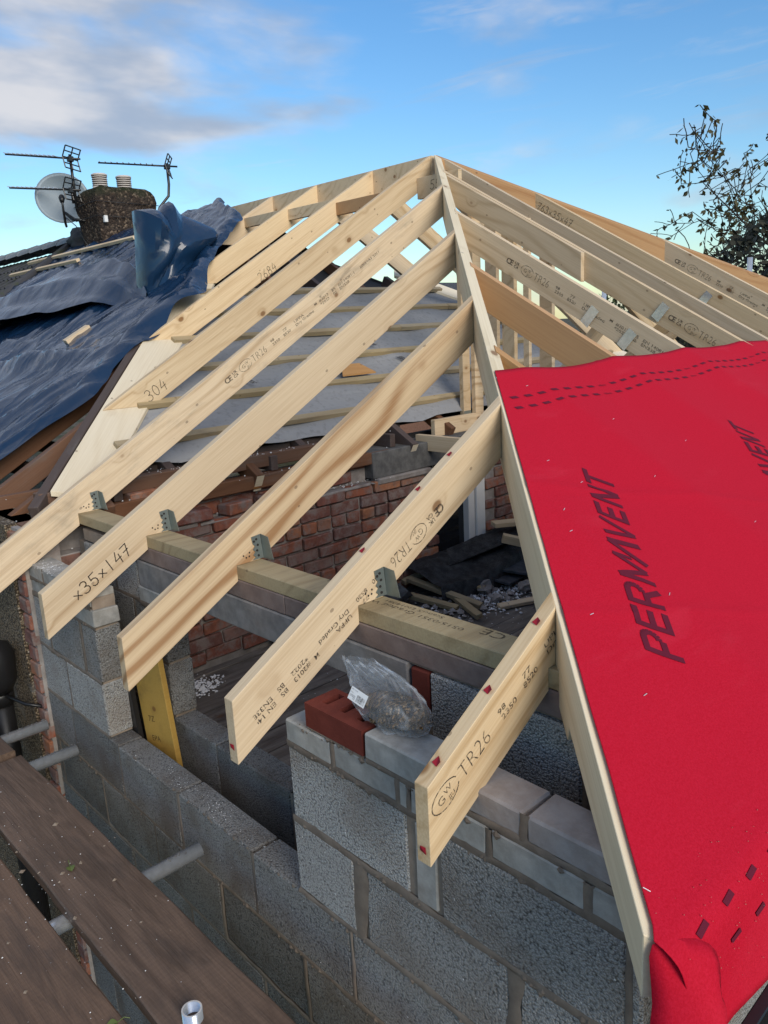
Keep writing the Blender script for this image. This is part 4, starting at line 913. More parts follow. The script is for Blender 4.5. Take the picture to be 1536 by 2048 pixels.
# right pier
row(ow, S_out, XO0, XO1, -.761, -.546, [(.075, .318), (-.405, .035), (-.70, -.435)])
row(ow, S_out, XO0, XO1, -.536, -.321, [(-.122, .318), (-.667, -.227), (-.70, -.677)])
row(ow, S_out, XO0, XO1, -.530, -.330, [(-.212, -.150)], 'coursing', .003, .001, 'coursing_brick')
row(ow, S_out, XO0, XO1, -.311, -.246, [(.135, .318), (-.095, .122), (-.130, -.105), (-.355, -.142), (-.582, -.367), (-.70, -.594)], 'coursing', .004, .0015, 'coursing_brick')
row(ow, S_out, XO0, XO1, -.236, -.171, [(-.214, .001)], 'coursing', .004, .0015, 'coursing_brick')
row(ow, S_out, XO0 + .004, XO1, -.236, -.176, [(-.440, -.226), (-.664, -.450), (-.70, -.674)], 'coursing_pink', .005, .002, 'coursing_brick')
core('mortar_bed', XO0 + .004, XO1, -.70, .003, -.242, -.172, ow, S_out)
def snots(lines, seed, parent, S, x):
    rn = random.Random(seed); parts = []
    for (y0, y1, z), n in lines:
        for _ in range(n):
            yy = rn.uniform(y0, y1); r_ = rn.uniform(.003, .010); zz = z - abs(rn.gauss(0, .006)); c = S @ Vector((x - .001, yy, zz))
            v = [c + Vector((dx * .45, dy * rn.uniform(.7, 1.6), dz2 * rn.uniform(.6, 1.3))) * r_ for dx, dy, dz2 in ((1, 0, 0), (-1, 0, 0), (0, 1, 0), (0, -1, 0), (0, 0, 1), (0, 0, -1))]
            parts.append((v, [(0, 2, 4), (2, 1, 4), (1, 3, 4), (3, 0, 4), (2, 0, 5), (1, 2, 5), (3, 1, 5), (0, 3, 5)]))
    V, F = merge(parts); o = mk('mortar_droppings', V, F, 'mortar_joint', parent, None); o['kind'] = 'stuff'
snots([((-.6, .31, -.241), 22), ((-.6, .31, -.316), 34), ((-.6, .31, -.541), 30), ((-.6, 1.5, -.768), 40), ((-.5, 2.1, -.991), 40), ((1.54, 2.15, -.241), 10), ((1.54, 2.15, -.316), 16), ((1.54, 2.15, -.541), 14)], 77, ow, S_out, XO0)
# left pier
row(ow, S_out, XO0, XO1, -.761, -.546, [(1.53, 1.875), (1.887, 2.168)])
row(ow, S_out, XO0, XO1, -.536, -.321, [(1.53, 1.665), (1.68, 2.02), (2.03, 2.168)])
row(ow, S_out, XO0, XO1, -.311, -.246, [(1.52, 1.735), (1.747, 1.96), (1.972, 2.168)], 'coursing', .004, .0015, 'coursing_brick')
row(ow, S_out, XO0, XO1, -.236, -.175, [(1.54, 1.750), (1.762, 2.0), (2.01, 2.165)], 'coursing', .004, .0015, 'coursing_brick')
iw = thing('inner_block_wall', (.05, .6, -2.75), 'inner leaf of grey blockwork and concrete lintel carrying the wall plate', 'wall')
I0, I1 = 0.0, .10; S1 = Matrix.Identity(4)
core('mortar_bed', I0, I1, -.62, 2.16, -2.75, -.742, iw, S1); core('mortar_bed', I0, I1, -.62, .065, -.742, -.112, iw, S1); core('mortar_bed', I0, I1, 1.43, 2.16, -.742, -.112, iw, S1)
for k in range(5):
    z1 = -.740 - .225 * k; row(iw, S1, I0, I1, z1 - .215, z1, [(a, min(b, 2.16)) for a, b in runs(-.62, 2.16, 2.16 + (.31 if k % 2 == 0 else .09))], 'block_dark')
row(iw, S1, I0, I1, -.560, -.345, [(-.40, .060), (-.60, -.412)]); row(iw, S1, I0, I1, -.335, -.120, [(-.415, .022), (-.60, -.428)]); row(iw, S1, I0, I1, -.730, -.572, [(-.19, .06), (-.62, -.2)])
row(iw, S1, I0, I1, -.730, -.515, [(1.43, 1.86), (1.872, 2.155)], 'block_dark'); row(iw, S1, I0, I1, -.505, -.290, [(1.43, 1.66), (1.672, 2.10)], 'block_dark')
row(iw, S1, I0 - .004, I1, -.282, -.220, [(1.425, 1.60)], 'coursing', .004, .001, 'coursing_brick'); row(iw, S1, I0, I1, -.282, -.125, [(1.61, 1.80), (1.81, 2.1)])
box('red_brick', I0 - .003, I1, .026, .088, -.255, -.118, 'newbrick', iw, .004, .002)
box('concrete_lintel', I0 - .004, I1 - .002, .098, 1.585, -.218, -.112, 'concrete', iw, .004, .002)
for a, b in ((-.42, .62), (.624, 1.74)): box('bedding_course', I0 - .002, I1 - .004, a, b, -.108, -.049, 'browncourse', iw, .003, .002)
core('mortar_bed', I0, I1, -.42, 2.1, -.115, -.05, iw, S1)
box('wall_return', -.14, 6.0, -.70, -.60, -2.75, -.32, 'block', iw, .004)
# cavity closer and yellow board in the left reveal
tag(beam('cavity_strip', (-.135, 1.565, -.55), (-.125, 1.50, -1.2), .10, .02, 'black', None, (-1, 0, 0)), 'black cavity strip standing behind the left pier', 'strip')
yb_ = mk('yellow_board', box_local(-.012, .012, -.085, .085, -1.3, 0), CUBE, 'yellow', None, Matrix.Translation((-.075, 1.47, -.36)) @ Matrix.Rotation(R(-8), 4, 'X') @ Matrix.Rotation(R(10), 4, 'Z'), .002, False, False)
tag(yb_, 'yellow stained board standing upright in the cavity by the left pier', 'board')
YB = WM[yb_]
for i, (zz, t_, sc) in enumerate(((-.36, '7Z', .034), (-.44, 'EPA', .032), (-.52, '1', .034))):
    me = geo_mesh('printed_mark', text_geo(t_, sc, 1, 0, 0, (0, 0)), 'ink'); oo = YB @ Vector((-.0125, .045, zz)); decal('printed_mark', me, oo, YB.to_3x3() @ Vector((0, -1, 0)), YB.to_3x3() @ Vector((0, 0, 1)), yb_)

# ------------------------------------------------------------------ red brick and bag on the right pier
bk = thing('red_brick', (-.193, .118, -.236), 'single dark red perforated brick laid on top of the right pier', 'brick')
def perforated_brick():
    bm = bmesh.new(); hx, hy, hz = .051, .1075, .0325
    outer = [(-hx, -hy), (hx, -hy), (hx, hy), (-hx, hy)]; V, F = [], []
    # top face with three slots built as a grid of strips
    ysl = [(-.078, -.054), (-.012, .012), (.054, .078)]; xs = (-.020, .036)
    ycuts = [-hy] + [c for s in ysl for c in s] + [hy]; xc = [-hx, xs[0], xs[1], hx]
    P = {}
    def vert(x, y, z):
        key = (round(x, 5), round(y, 5), round(z, 5))
        if key not in P: P[key] = len(V); V.append((x, y, z))
        return P[key]
    for zi in (hz, -hz):
        for i in range(3):
            for j in range(len(ycuts) - 1):
                hole = i == 1 and j % 2 == 1
                if hole and zi > 0: continue
                F.append(tuple(vert(x, y, zi) for x, y in ((xc[i], ycuts[j]), (xc[i + 1], ycuts[j]), (xc[i + 1], ycuts[j + 1]), (xc[i], ycuts[j + 1]))))
    for a, b in ysl:
        ring = [(xs[0], a), (xs[1], a), (xs[1], b), (xs[0], b)]
        for k in range(4):
            (x0, y0), (x1, y1) = ring[k], ring[(k + 1) % 4]; F.append((vert(x0, y0, hz), vert(x1, y1, hz), vert(x1, y1, hz - .055), vert(x0, y0, hz - .055)))
        F.append(tuple(vert(x, y, hz - .055) for x, y in ring))
    for j in range(len(ycuts) - 1):
        for x in (-hx, hx): F.append((vert(x, ycuts[j], -hz), vert(x, ycuts[j + 1], -hz), vert(x, ycuts[j + 1], hz), vert(x, ycuts[j], hz)))
    for i in range(3):
        for y in (-hy, hy): F.append((vert(xc[i], y, -hz), vert(xc[i + 1], y, -hz), vert(xc[i + 1], y, hz), vert(xc[i], y, hz)))
    return V, F
V, F = perforated_brick(); mk('brick_body', V, F, 'newbrick', bk, S_out @ Matrix.Translation((-.193, .118, -.2035)), 0, False, False)
box('mortar_smear', -.243, -.15, .012, .224, -.245, -.237, 'mortar', bk, .002, .003, S_out)
bag = thing('nail_bag', (-.175, .0, -.17), 'clear plastic bag of nails with a white barcode label on the right pier', 'bag')
blob('nails', (-.170, -.024, -.138), .066, (.78, 1.42, .52), 'nails', bag, 5, .35, 2.5)
# bag: closed pillow shape with crumpled open top
def bagmesh():
    # sections from bottom up: (z, half length along y, half depth x, centre y, centre x)
    sec = [(-.170, .062, .030, -.030, -.170), (-.162, .094, .048, -.026, -.172), (-.140, .106, .056, -.022, -.175), (-.110, .108, .052, -.016, -.177), (-.094, .108, .040, -.010, -.180), (-.078, .106, .030, -.002, -.184), (-.064, .102, .020, .008, -.188), (-.050, .094, .014, .018, -.192), (-.038, .084, .009, .030, -.196), (-.026, .070, .007, .044, -.200), (-.018, .060, .012, .052, -.206)]
    fine = []
    for p_, q_ in zip(sec, sec[1:]):
        for k in range(3): fine.append(tuple(p_[i] + (q_[i] - p_[i]) * k / 3 for i in range(5)))
    sec = fine + [sec[-1]]; V = []; n = 56
    for zi, (z, hl, hdp, cy, cx_) in enumerate(sec):
        for k in range(n):
            a = 2 * math.pi * k / n; c, s = math.cos(a), math.sin(a); c = math.copysign(abs(c) ** .7, c); s = math.copysign(abs(s) ** .8, s)
            w = .022 * (abs(noise.noise((c * 2.2, s * 3.2, z * 14))) - .2) + .012 * (abs(noise.noise((c * 4.5 + z * 20, s * 5, z * 26))) - .2); tilt = -.10 * (s * hl) * max(0, min(1, (z + .14) / .1))
            V.append((cx_ + c * (hdp + w), cy + s * (hl + w * .8), z + tilt * 1.6 * (0 if zi < 5 else 1) + .010 * noise.noise((c * 4, s * 4, 3 + zi * .13)) * (0 if zi < 3 else 1)))
    F = [(i * n + k, i * n + (k + 1) % n, (i + 1) * n + (k + 1) % n, (i + 1) * n + k) for i in range(len(sec) - 1) for k in range(n)] + [tuple(range(n))]
    return V, F
V, F = bagmesh(); mk('polythene', V, F, 'polythene', bag, Matrix.Translation((-.175, 0, -.1)), smooth=True).data.set_sharp_from_angle(angle=R(22))
lb = mk('label', [(0, 0, 0), (.062, 0, 0), (.062, .030, 0), (0, .030, 0)], [(0, 1, 2, 3)], 'paper', bag, frame((-.2420, .058, -.104), (-.10, -1, -.08), (-.80, 0, .45)), 0, False, False)
m = WM[lb]; g_ = [stroke([(.030 + i * .0016, .004), (.030 + i * .0016, .019)], random.choice((.0005, .0008, .0011))) for i in range(18)]
g_ += [text_geo('NAILS 65mm', .0042, 1, 0, 0, (.003, .024)), text_geo('2.5 kg', .0042, 1, 0, 0, (.003, .017)), text_geo('CE', .006, 1, 0, 0, (.017, .004))] + [stroke([(.003, .013 - i * .002), (.024, .013 - i * .002)], .0006) for i in range(3)]
me = geo_mesh('label_print', merge(g_), 'ink'); put(bpy.data.objects.new('label_print', me), m @ Matrix.Translation((0, 0, .0006)), lb)

# ------------------------------------------------------------------ inside floor and rubble
floor = box('floor', .10, 6.0, -.66, 2.2, -1.10, -.985, 'darkvoid'); tag(floor, kind='structure')
y = -.60; kk = 0; RF = random.Random(9)
while y < 2.19:
    wd = RF.choice((.17, .19, .15)); x = .10; Lc = RF.uniform(1.2, 2.6)
    while x < 5.9:
        x1 = min(5.95, x + Lc); dz_ = RF.uniform(-.006, .006)
        box('plank', x + .002, x1 - .002, y, min(y + wd - .008, 2.19), -.983 + dz_, -.962 + dz_, 'deck', floor, .003, .002); x = x1; Lc = RF.uniform(1.6, 2.8)
    y += wd; kk += 1
G = 'offcut battens in the rubble pile'
piles = [((2.02, 2.18, -.86), (2.98, 1.98, -.70), 'batten offcut leaning highest across the black felt'), ((2.05, 2.16, -.84), (2.12, 1.62, -.92), 'longest batten offcut along the back of the rubble pile'), ((1.95, 2.05, -.90), (2.02, 1.72, -.93), 'dark batten offcut in the middle of the rubble pile'), ((2.15, 1.92, -.90), (1.98, 1.52, -.92), 'batten offcut pointing towards the hip rafter foot'), ((1.80, 1.98, -.93), (1.80, 1.55, -.935), 'front dark batten offcut nearest the wall plate')]
for p0, p1, lab in piles: loose_batten('batten_offcut', p0, p1, .042, .030, 'batten', lab, 'batten', G, twist=.2)
loose_batten('batten_offcut', (.98, 2.16, -.845), (1.40, 2.14, -.85), .045, .028, 'batten', 'upper of two short battens stacked against the old brick wall', 'batten', G)
loose_batten('batten_offcut', (.96, 2.13, -.885), (1.38, 2.12, -.885), .055, .030, 'batten', 'lower of two short battens stacked against the old brick wall', 'batten', G)
loose_batten('timber_offcut', (2.70, 1.90, -.66), (2.80, 1.78, -.70), .06, .055, 'pine', 'small pale block offcut on the black felt', 'timber')
loose_batten('timber_offcut', (2.78, 2.05, -.62), (2.98, 1.92, -.62), .10, .03, 'pine', 'broken pale board end beside the right brickwork', 'timber')
for p0, p1, w_, d_, mt, lab in (((2.30, 1.78, -.90), (2.72, 1.90, -.84), .04, .028, 'batten', 'batten offcut lying between the mortar lumps and slates'), ((2.20, 1.55, -.935), (2.52, 1.42, -.935), .05, .022, 'pine', 'pale thin offcut lying flat on the deck before the rubble'), ((1.62, 1.80, -.935), (1.78, 2.10, -.92), .045, .03, 'batten', 'short batten offcut leaning by the old wall near the second clip'), ((2.62, 1.98, -.74), (2.94, 2.10, -.70), .045, .022, 'pine', 'pale lath lying on the torn black felt')):
    loose_batten('batten_offcut', p0, p1, w_, d_, mt, lab, 'batten', G, twist=.15)
# black felt heap
V = []; NU, NV = 40, 24
for i in range(NU):
    for j in range(NV):
        u, v = i / (NU - 1), j / (NV - 1); x = 2.05 + 1.45 * u; yy = 1.86 + .33 * v; z = -.955 + .10 + .15 * u * .7 + .07 * v + .05 * noise.noise((x * 3, yy * 5, 1)) + .02 * noise.noise((x * 9, yy * 9, 4))
        if j == 0: z = -.955
        V.append((x + .05 * noise.noise((yy * 5, x * 2, 3)), yy - (.08 * math.sin(u * 5) if j < 3 else 0), max(-.955, z)))
tag(mk('felt_scrap', V, grid_faces(NU, NV), 'blackfelt', None, Matrix.Translation((2.5, 2.0, -.85)), smooth=True), 'heap of torn black roofing felt below the white door frame', 'felt')
tag(mk('felt_scrap', [(2.28, 2.02, -.80), (2.9, 1.86, -.70), (3.05, 2.05, -.66), (2.4, 2.14, -.735), (2.28, 2.02, -.806), (2.9, 1.86, -.706), (3.05, 2.05, -.666), (2.4, 2.14, -.741)], CUBE and [(0, 1, 2, 3), (7, 6, 5, 4), (0, 4, 5, 1), (1, 5, 6, 2), (2, 6, 7, 3), (3, 7, 4, 0)], 'blackfelt'), 'flat grey black felt sheet on top of the rubble heap', 'felt')
for i, (x, yy, z, a) in enumerate(((2.60, 1.80, -.90, .1), (2.72, 1.74, -.865, .35), (2.86, 1.70, -.90, .2))):
    mk_ = mk('slate_tile', box_local(-.14, .14, -.11, .11, -.008, .008), CUBE, 'slate', None, Matrix.Translation((x, yy, z)) @ Matrix.Rotation(a, 4, 'Z') @ Matrix.Rotation(.06, 4, 'X'), .002, False, False)
    tag(mk_, ('leftmost slate tile', 'middle slate tile, topmost', 'rightmost slate tile')[i] + ' on the rubble beside the hip rafter', 'tile', 'loose slates on the rubble')
for i, (x, yy, r_, lab) in enumerate(((2.36, 1.80, .055, 'largest grey mortar lump in the rubble by the slates'), (2.55, 1.62, .045, 'grey mortar lump in front of the slates'), (2.28, 1.63, .035, 'small mortar lump among white plaster crumbs'), (1.86, 2.10, .08, 'dark mortar lump behind the second truss clip'))):
    tag(blob('mortar_lump', (x, yy, -.955 + r_ * .7), r_, (1.2, 1, .8), 'mortar_old' if i < 3 else 'render', None, i + 20, .7, 1.6, 2, False), lab, 'rubble', 'mortar lumps')
def scatter(name, area, n, r0_, r1_, mat, label, cat, zf, seed=1):
    rn = random.Random(seed); parts = []
    for _ in range(n):
        x = rn.gauss((area[0] + area[1]) / 2, (area[1] - area[0]) / 4); yy = rn.gauss((area[2] + area[3]) / 2, (area[3] - area[2]) / 4); r_ = rn.uniform(r0_, r1_) * rn.uniform(.4, 1); z = zf(x, yy) + r_ * .3
        v = [Vector((x, yy, z)) + Vector((dx * rn.uniform(.6, 1.3), dy * rn.uniform(.6, 1.3), dz2 * rn.uniform(.4, .9))) * r_ for dx, dy, dz2 in ((1, 0, 0), (-1, 0, 0), (0, 1, 0), (0, -1, 0), (0, 0, 1), (0, 0, -1))]
        parts.append((v, [(0, 2, 4), (2, 1, 4), (1, 3, 4), (3, 0, 4), (2, 0, 5), (1, 2, 5), (3, 1, 5), (0, 3, 5)]))
    V, F = merge(parts); return tag(mk(name, V, F, mat), label, cat, None, 'stuff')
scatter('plaster_crumbs', (1.9, 2.9, 1.5, 1.95), 620, .004, .018, 'plaster', 'white plaster crumbs scattered through the rubble pile', 'crumbs', lambda x, y: -.955, 3)
scatter('floor_crumbs', (.2, 2.4, .2, 2.1), 300, .002, .006, 'plaster', 'fine pale crumbs scattered over the dark deck planks', 'crumbs', lambda x, y: -.960, 4)
scatter('rubble_bits', (1.75, 2.9, 1.55, 2.1), 420, .008, .034, 'mortar_old', 'dark broken mortar bits in the rubble pile', 'rubble', lambda x, y: -.955, 5)
scatter('frost_grains', (.30, .55, 1.92, 2.12), 300, .004, .014, 'plaster', 'white granules heaped on the deck beside the inner wall', 'crumbs', lambda x, y: -.955, 6)
scatter('sill_grains', (-.235, -.15, .55, 1.25), 130, .001, .003, 'plaster', 'white grains on top of the low outer wall', 'crumbs', lambda x, y: -.770, 7)
scatter('pier_grains', (-.24, -.15, 1.85, 2.15), 220, .001, .0035, 'plaster', 'white grains on top of the left pier', 'crumbs', lambda x, y: -.175, 8)
scatter('wall_top_grains', (.3, 2.2, 2.19, 2.28), 260, .002, .008, 'plaster', 'white crumbs along the top of the old brick wall', 'crumbs', lambda x, y: -.18, 9)
scatter('plate_grains', (.0, 1.9, 2.2, 2.42), 160, .002, .008, 'plaster', 'white crumbs on the old brown roof timbers', 'crumbs', lambda x, y: .085 if y > 2.26 else -.01, 10)
# wedges on the felt
mk_ = prism('timber_wedge', [(2.32, 3.08, oldz(3.08) + .012), (2.48, 3.05, oldz(3.05) + .012), (2.43, 3.12, oldz(3.12) + .10)], [(2.34, 3.16, oldz(3.16) + .012), (2.50, 3.13, oldz(3.13) + .012), (2.45, 3.15, oldz(3.15) + .06)], 'layboard'); tag(mk_, 'pale triangular timber wedge on the felt', 'timber')
mk_ = prism('plywood_scrap', [(2.12, 2.76, oldz(2.76) + .02), (2.42, 2.76, oldz(2.76) + .02), (2.36, 2.86, oldz(2.86) + .025), (2.20, 2.86, oldz(2.86) + .025)], [(2.12, 2.76, oldz(2.76) + .03), (2.42, 2.76, oldz(2.76) + .03), (2.36, 2.86, oldz(2.86) + .035), (2.20, 2.86, oldz(2.86) + .035)], 'pine_orange'); tag(mk_, 'orange plywood scrap resting on a roof batten', 'timber')

# ------------------------------------------------------------------ scaffold
ZS = -.83; GS = 'scaffold boards of the working platform'
def sboard(x0, x1, y0, y1, label, z=ZS):
    N = 40; V = []; xm = (x0 + x1) / 2
    prof_ = [(x0, z - .036), (x0, z - .004), (x0 + .004, z), (x1 - .004, z), (x1, z - .004), (x1, z - .036)]
    for i in range(N + 1):
        yy = y0 + (y1 - y0) * i / N
        for k, (xx, zz) in enumerate(prof_):
            e = .004 * noise.noise((yy * 5, k // 3, x0 * 9)) + .002 * noise.noise((yy * 23, k, x0 * 9)); V.append((xx + (e if k in (0, 1, 2) else -e), yy, zz + .002 * noise.noise((yy * 6, xx * 9, 2))))
    n = len(prof_); F = [(i * n + k, i * n + (k + 1) % n, (i + 1) * n + (k + 1) % n, (i + 1) * n + k) for i in range(N) for k in range(n)] + [tuple(range(n)), tuple(range(N * n, N * n + n))]
    o = mk('scaffold_board', V, F, 'plank', None, frame((xm, (y0 + y1) / 2, z), (0, 1, 0))); return tag(o, label, 'scaffold board', GS)
sboard(-.702, -.477, -1.9, 1.795, 'dark stained scaffold board nearest the block wall, with a fallen leaf on it')
sboard(-.985, -.755, -1.9, 1.40, 'dark wet scaffold board in the bottom left corner')
sboard(-.72, -.49, 1.83, 4.6, 'end of a scaffold board beyond the second transom tube', ZS + .012)
sboard(-1.225, -.995, -1.9, 1.6, 'scaffold board farthest from the wall under the viewer')
GT = 'galvanised scaffold tubes'
def stube(p0, p1, label):
    t_ = thing('scaffold_tube', p0, label, 'scaffold tube', GT); pipe_open('tube', p0, p1, .0242, .004, 'steel', t_, 24); return t_
zt = ZS - .062
stube((-.262, 2.135, zt - .02), (-1.6, 2.16, zt - .02), 'upper transom tube poking out beside the black downpipe')
stube((-.262, 1.815, zt - .02), (-1.6, 1.84, zt - .02), 'mortar splashed transom tube just below the upper one')
stube((-.262, .838, zt), (-1.6, .850, zt), 'transom tube reaching the wall in the middle of the platform')
stube((-.640, .222, -2.7), (-.640, .222, ZS + .030), 'upright tube with open end rising through the boards')
stube((6.5, 3.46, -2.7), (6.5, 3.46, 1.085), 'distant upright tube seen through the far rafters'); stube((6.55, 1.95, -2.7), (6.55, 1.95, 1.17), 'distant upright tube beyond the far hip, in front of the dark hedge')
def leaf(loc, a, sc, label):
    V = []; n = 9
    for i in range(n):
        u = i / (n - 1); w = .42 * math.sin(math.pi * u ** .8) * sc
        for s_ in (-1, 0, 1): V.append((u * sc, s_ * w, .12 * sc * abs(s_) * math.sin(u * 3) + .05 * sc * math.sin(u * 5)))
    F = grid_faces(n, 3); o = thing('fallen_leaf', loc, label, 'leaf'); m = Matrix.Translation(loc) @ Matrix.Rotation(a, 4, 'Z')
    mk('blade', V, F, 'leafgreen', o, m, 0, False, False); V2, F2 = tube_geo([(0, 0, .002), (-.5 * sc, .04 * sc, .01), (-.9 * sc, .12 * sc, .004)], .0012, 5); mk('stalk', V2, F2, 'leafgreen', o, m, 0, False, False)
scatter('mortar_splashes', (-.98, -.48, .1, 1.75), 60, .004, .012, 'mortar', 'dried mortar splashes on the scaffold boards', 'splashes', lambda x, y: ZS - .002, 31)
for yv, x0_, x1_, sd in ((1.827, -.42, -.25, 41), (2.145, -.45, -.27, 42), (.842, -.42, -.27, 43)):
    scatter('mortar_splashes', (x0_, x1_, yv - .012, yv + .004), 22, .003, .009, 'render', {41: 'dark mortar spots on the second transom tube', 42: 'dark mortar spots on the upper transom tube', 43: 'few dark spots on the middle transom tube'}[sd], 'splashes', lambda x, y, yv=yv: zt - (.02 if yv > 1 else 0) + .0215 - 12 * (y - yv) ** 2, sd)
leaf((-.62, .985, ZS + .004), R(-100), .030, 'small pale green leaf on the nearer scaffold board')
leaf((-.90, 1.02, ZS + .004), R(20), .035, 'dark leaf on the bottom left scaffold board at its edge'); leaf((-.77, .34, ZS + .004), R(160), .03, 'dark leaf at the bottom edge of the platform')
scatter('board_grains', (-.98, -.48, .2, 1.7), 160, .0008, .0028, 'plaster', 'white specks scattered on the scaffold boards', 'specks', lambda x, y: ZS + .001, 12)
scatter('board_dust', (-.95, -.80, .95, 1.2), 130, .0008, .003, 'plaster', 'patch of white dust on the bottom left scaffold board', 'specks', lambda x, y: ZS + .001, 13)

# black downpipe with hopper at the left edge
dp = thing('black_downpipe', (-.36, 2.40, -2.7), 'black plastic downpipe with a rounded hopper head at the left edge', 'downpipe')
tube('pipe', [(-.36, 2.40, -2.7), (-.36, 2.40, -.80)], [.05, .05], 'black', dp, 18)
tube('socket', [(-.36, 2.40, -.86), (-.36, 2.40, -.78)], [.060, .060], 'black', dp, 18)
tube('hopper', [(-.36, 2.40, -.80), (-.36, 2.39, -.74), (-.36, 2.39, -.62), (-.36, 2.40, -.575), (-.36, 2.41, -.555)], [.058, .082, .088, .07, .02], 'black', dp, 20)
tube('bracket', [(-.36, 2.36, -.80), (-.30, 2.26, -.84), (-.25, 2.20, -.85)], [.008] * 3, 'black', dp, 6)

# ------------------------------------------------------------------ red roofing membrane
mem = thing('roofing_membrane', (1.5, -.2, .3), 'bright red roofing membrane stapled over the hip end rafters', 'membrane')
YT, YE = .425, -.795
def sheet_pt(x, s):
    """s = distance down the sheet from its top edge, along plan y"""
    y = YT - s; lift = .005 + .007 * noise.noise((x * 2.0, y * 2.0, 1)) + .0015 * noise.noise((x * 6, y * 5, 2))
    # slight sag between rafters
    lift -= .015 * abs(math.sin((x - .93) / .60 * math.pi)) * max(0, min(1, (x - hipx(y)) / .3)); cr1 = x * .35 + y; lift += .0035 * (math.exp(-((cr1 - .10) / .012) ** 2) + math.exp(-((cr1 + .34) / .010) ** 2) + .7 * math.exp(-((x - .9 * y - 1.02) / .010) ** 2)) + .006 * max(0, noise.noise((x * 1.7 - y * 1.2, y * 3.1, 9)) - .1)
    over = (YE) - y
    if over <= 0: return Vector((x, y, rtop(y) + lift))
    a = min(over, .05) / .05; d = over
    rad = .045
    if d < rad * 1.0: ang = d / rad; yy = YE - rad * math.sin(ang); z = rtop(YE) - rad * (1 - math.cos(ang)) - RT * rad * math.sin(ang) * .6
    else: yy = YE - rad * math.sin(1) - (d - rad) * .16; z = rtop(YE) - rad * (1 - math.cos(1)) - RT * rad * math.sin(1) * .6 - (d - rad) * 1.02
    wav = .012 * noise.noise((x * 5, d * 6, 3)) * min(1, d / .1)
    return Vector((x, yy + wav, z + lift))
NU, NV = 150, 110; V = []; SMAX = 1.225 + .205
for i in range(NU):
    for j in range(NV):
        s = SMAX * (j / (NV - 1)) ** .92; y = YT - s; xl = hipx(max(y, YE - .0)) + (.012 + .012 * (1 - min(1, max(0, (y + .8) / 1.2)))) + .003 * noise.noise((y * 9, 1, 5)); yl = min(y, YE)
        if y < YE: xl = hipx(YE) + .012 + (YE - y) * .25
        xr = 2 * XR - hipx(max(y, YE)) - .02; u = (i / (NU - 1)) ** 1.5; x = xl + (xr - xl) * u; V.append(sheet_pt(x, s))
o = mk('sheet', V, grid_faces(NU, NV), 'membrane', mem, Matrix.Translation((1.5, -.2, .3)), smooth=True)
so = o.modifiers.new('thickness', 'SOLIDIFY'); so.thickness = .0012; so.offset = -1
# folded corner at the hip foot
hx0 = hipx(YE) + .010; zc0 = rtop(YE)
fold = [[(hx0 - .002, YE + .004, zc0 + .004), (hx0 + .035, YE - .018, zc0 - .006), (hx0 + .075, YE - .035, zc0 - .018), (hx0 + .10, YE - .055, zc0 - .04)],
        [(hx0 - .004, YE - .002, zc0 - .045), (hx0 + .020, YE - .050, zc0 - .055), (hx0 + .060, YE - .072, zc0 - .058), (hx0 + .085, YE - .066, zc0 - .075)],
        [(hx0 - .006, YE - .010, zc0 - .100), (hx0 + .016, YE - .062, zc0 - .100), (hx0 + .050, YE - .088, zc0 - .094), (hx0 + .078, YE - .070, zc0 - .105)],
        [(hx0 - .020, YE - .012, zc0 - .102), (hx0 + .004, YE - .082, zc0 - .106), (hx0 + .050, YE - .100, zc0 - .098), (hx0 + .085, YE - .078, zc0 - .11)],
        [(hx0 - .022, YE - .014, zc0 - .170), (hx0 + .006, YE - .070, zc0 - .180), (hx0 + .050, YE - .085, zc0 - .185), (hx0 + .095, YE - .072, zc0 - .19)],
        [(hx0 - .018, YE - .014, zc0 - .245), (hx0 + .010, YE - .062, zc0 - .255), (hx0 + .055, YE - .078, zc0 - .260), (hx0 + .11, YE - .075, zc0 - .265)]]
V = [p for r_ in fold for p in r_]; o = mk('folded_corner', V, grid_faces(6, 4), 'membrane', mem, Matrix.Translation((-.4, -.85, -.2)), smooth=True)
sb = o.modifiers.new('sub', 'SUBSURF'); sb.levels = 1; sb.render_levels = 1; so = o.modifiers.new('thickness', 'SOLIDIFY'); so.thickness = .0012
# printing on the membrane
LIFT = .0016
def draw_on_sheet(name, g2, org, ang):
    """g2 = flat geometry; org (x, y plan) ; ang = direction on the slope; subdivided so it follows the sheet"""
    bm = bmesh.new(); vs_ = [bm.verts.new(v) for v in g2[0]]
    for f in g2[1]:
        try: bm.faces.new([vs_[k] for k in f])
        except ValueError: pass
    bmesh.ops.triangulate(bm, faces=bm.faces)
    bmesh.ops.subdivide_edges(bm, edges=[e for e in bm.edges if e.calc_length() > .03], cuts=2, use_grid_fill=True)
    c, s_ = math.cos(ang), math.sin(ang)
    for v in bm.verts:
        a, b = v.co.x * c - v.co.y * s_, v.co.x * s_ + v.co.y * c; x = org[0] + a; y = org[1] + b * CR_; p = sheet_pt(x, YT - y); v.co = (p.x, p.y - SR_ * LIFT, p.z + CR_ * LIFT)
    me = bpy.data.meshes.new(name); bm.to_mesh(me); bm.free(); me.materials.append(MAT['print']); return put(bpy.data.objects.new(name, me), Matrix.Identity(4), mem)
def band(pts, w): return stroke(pts, w)
LH = .090; LW = .0155
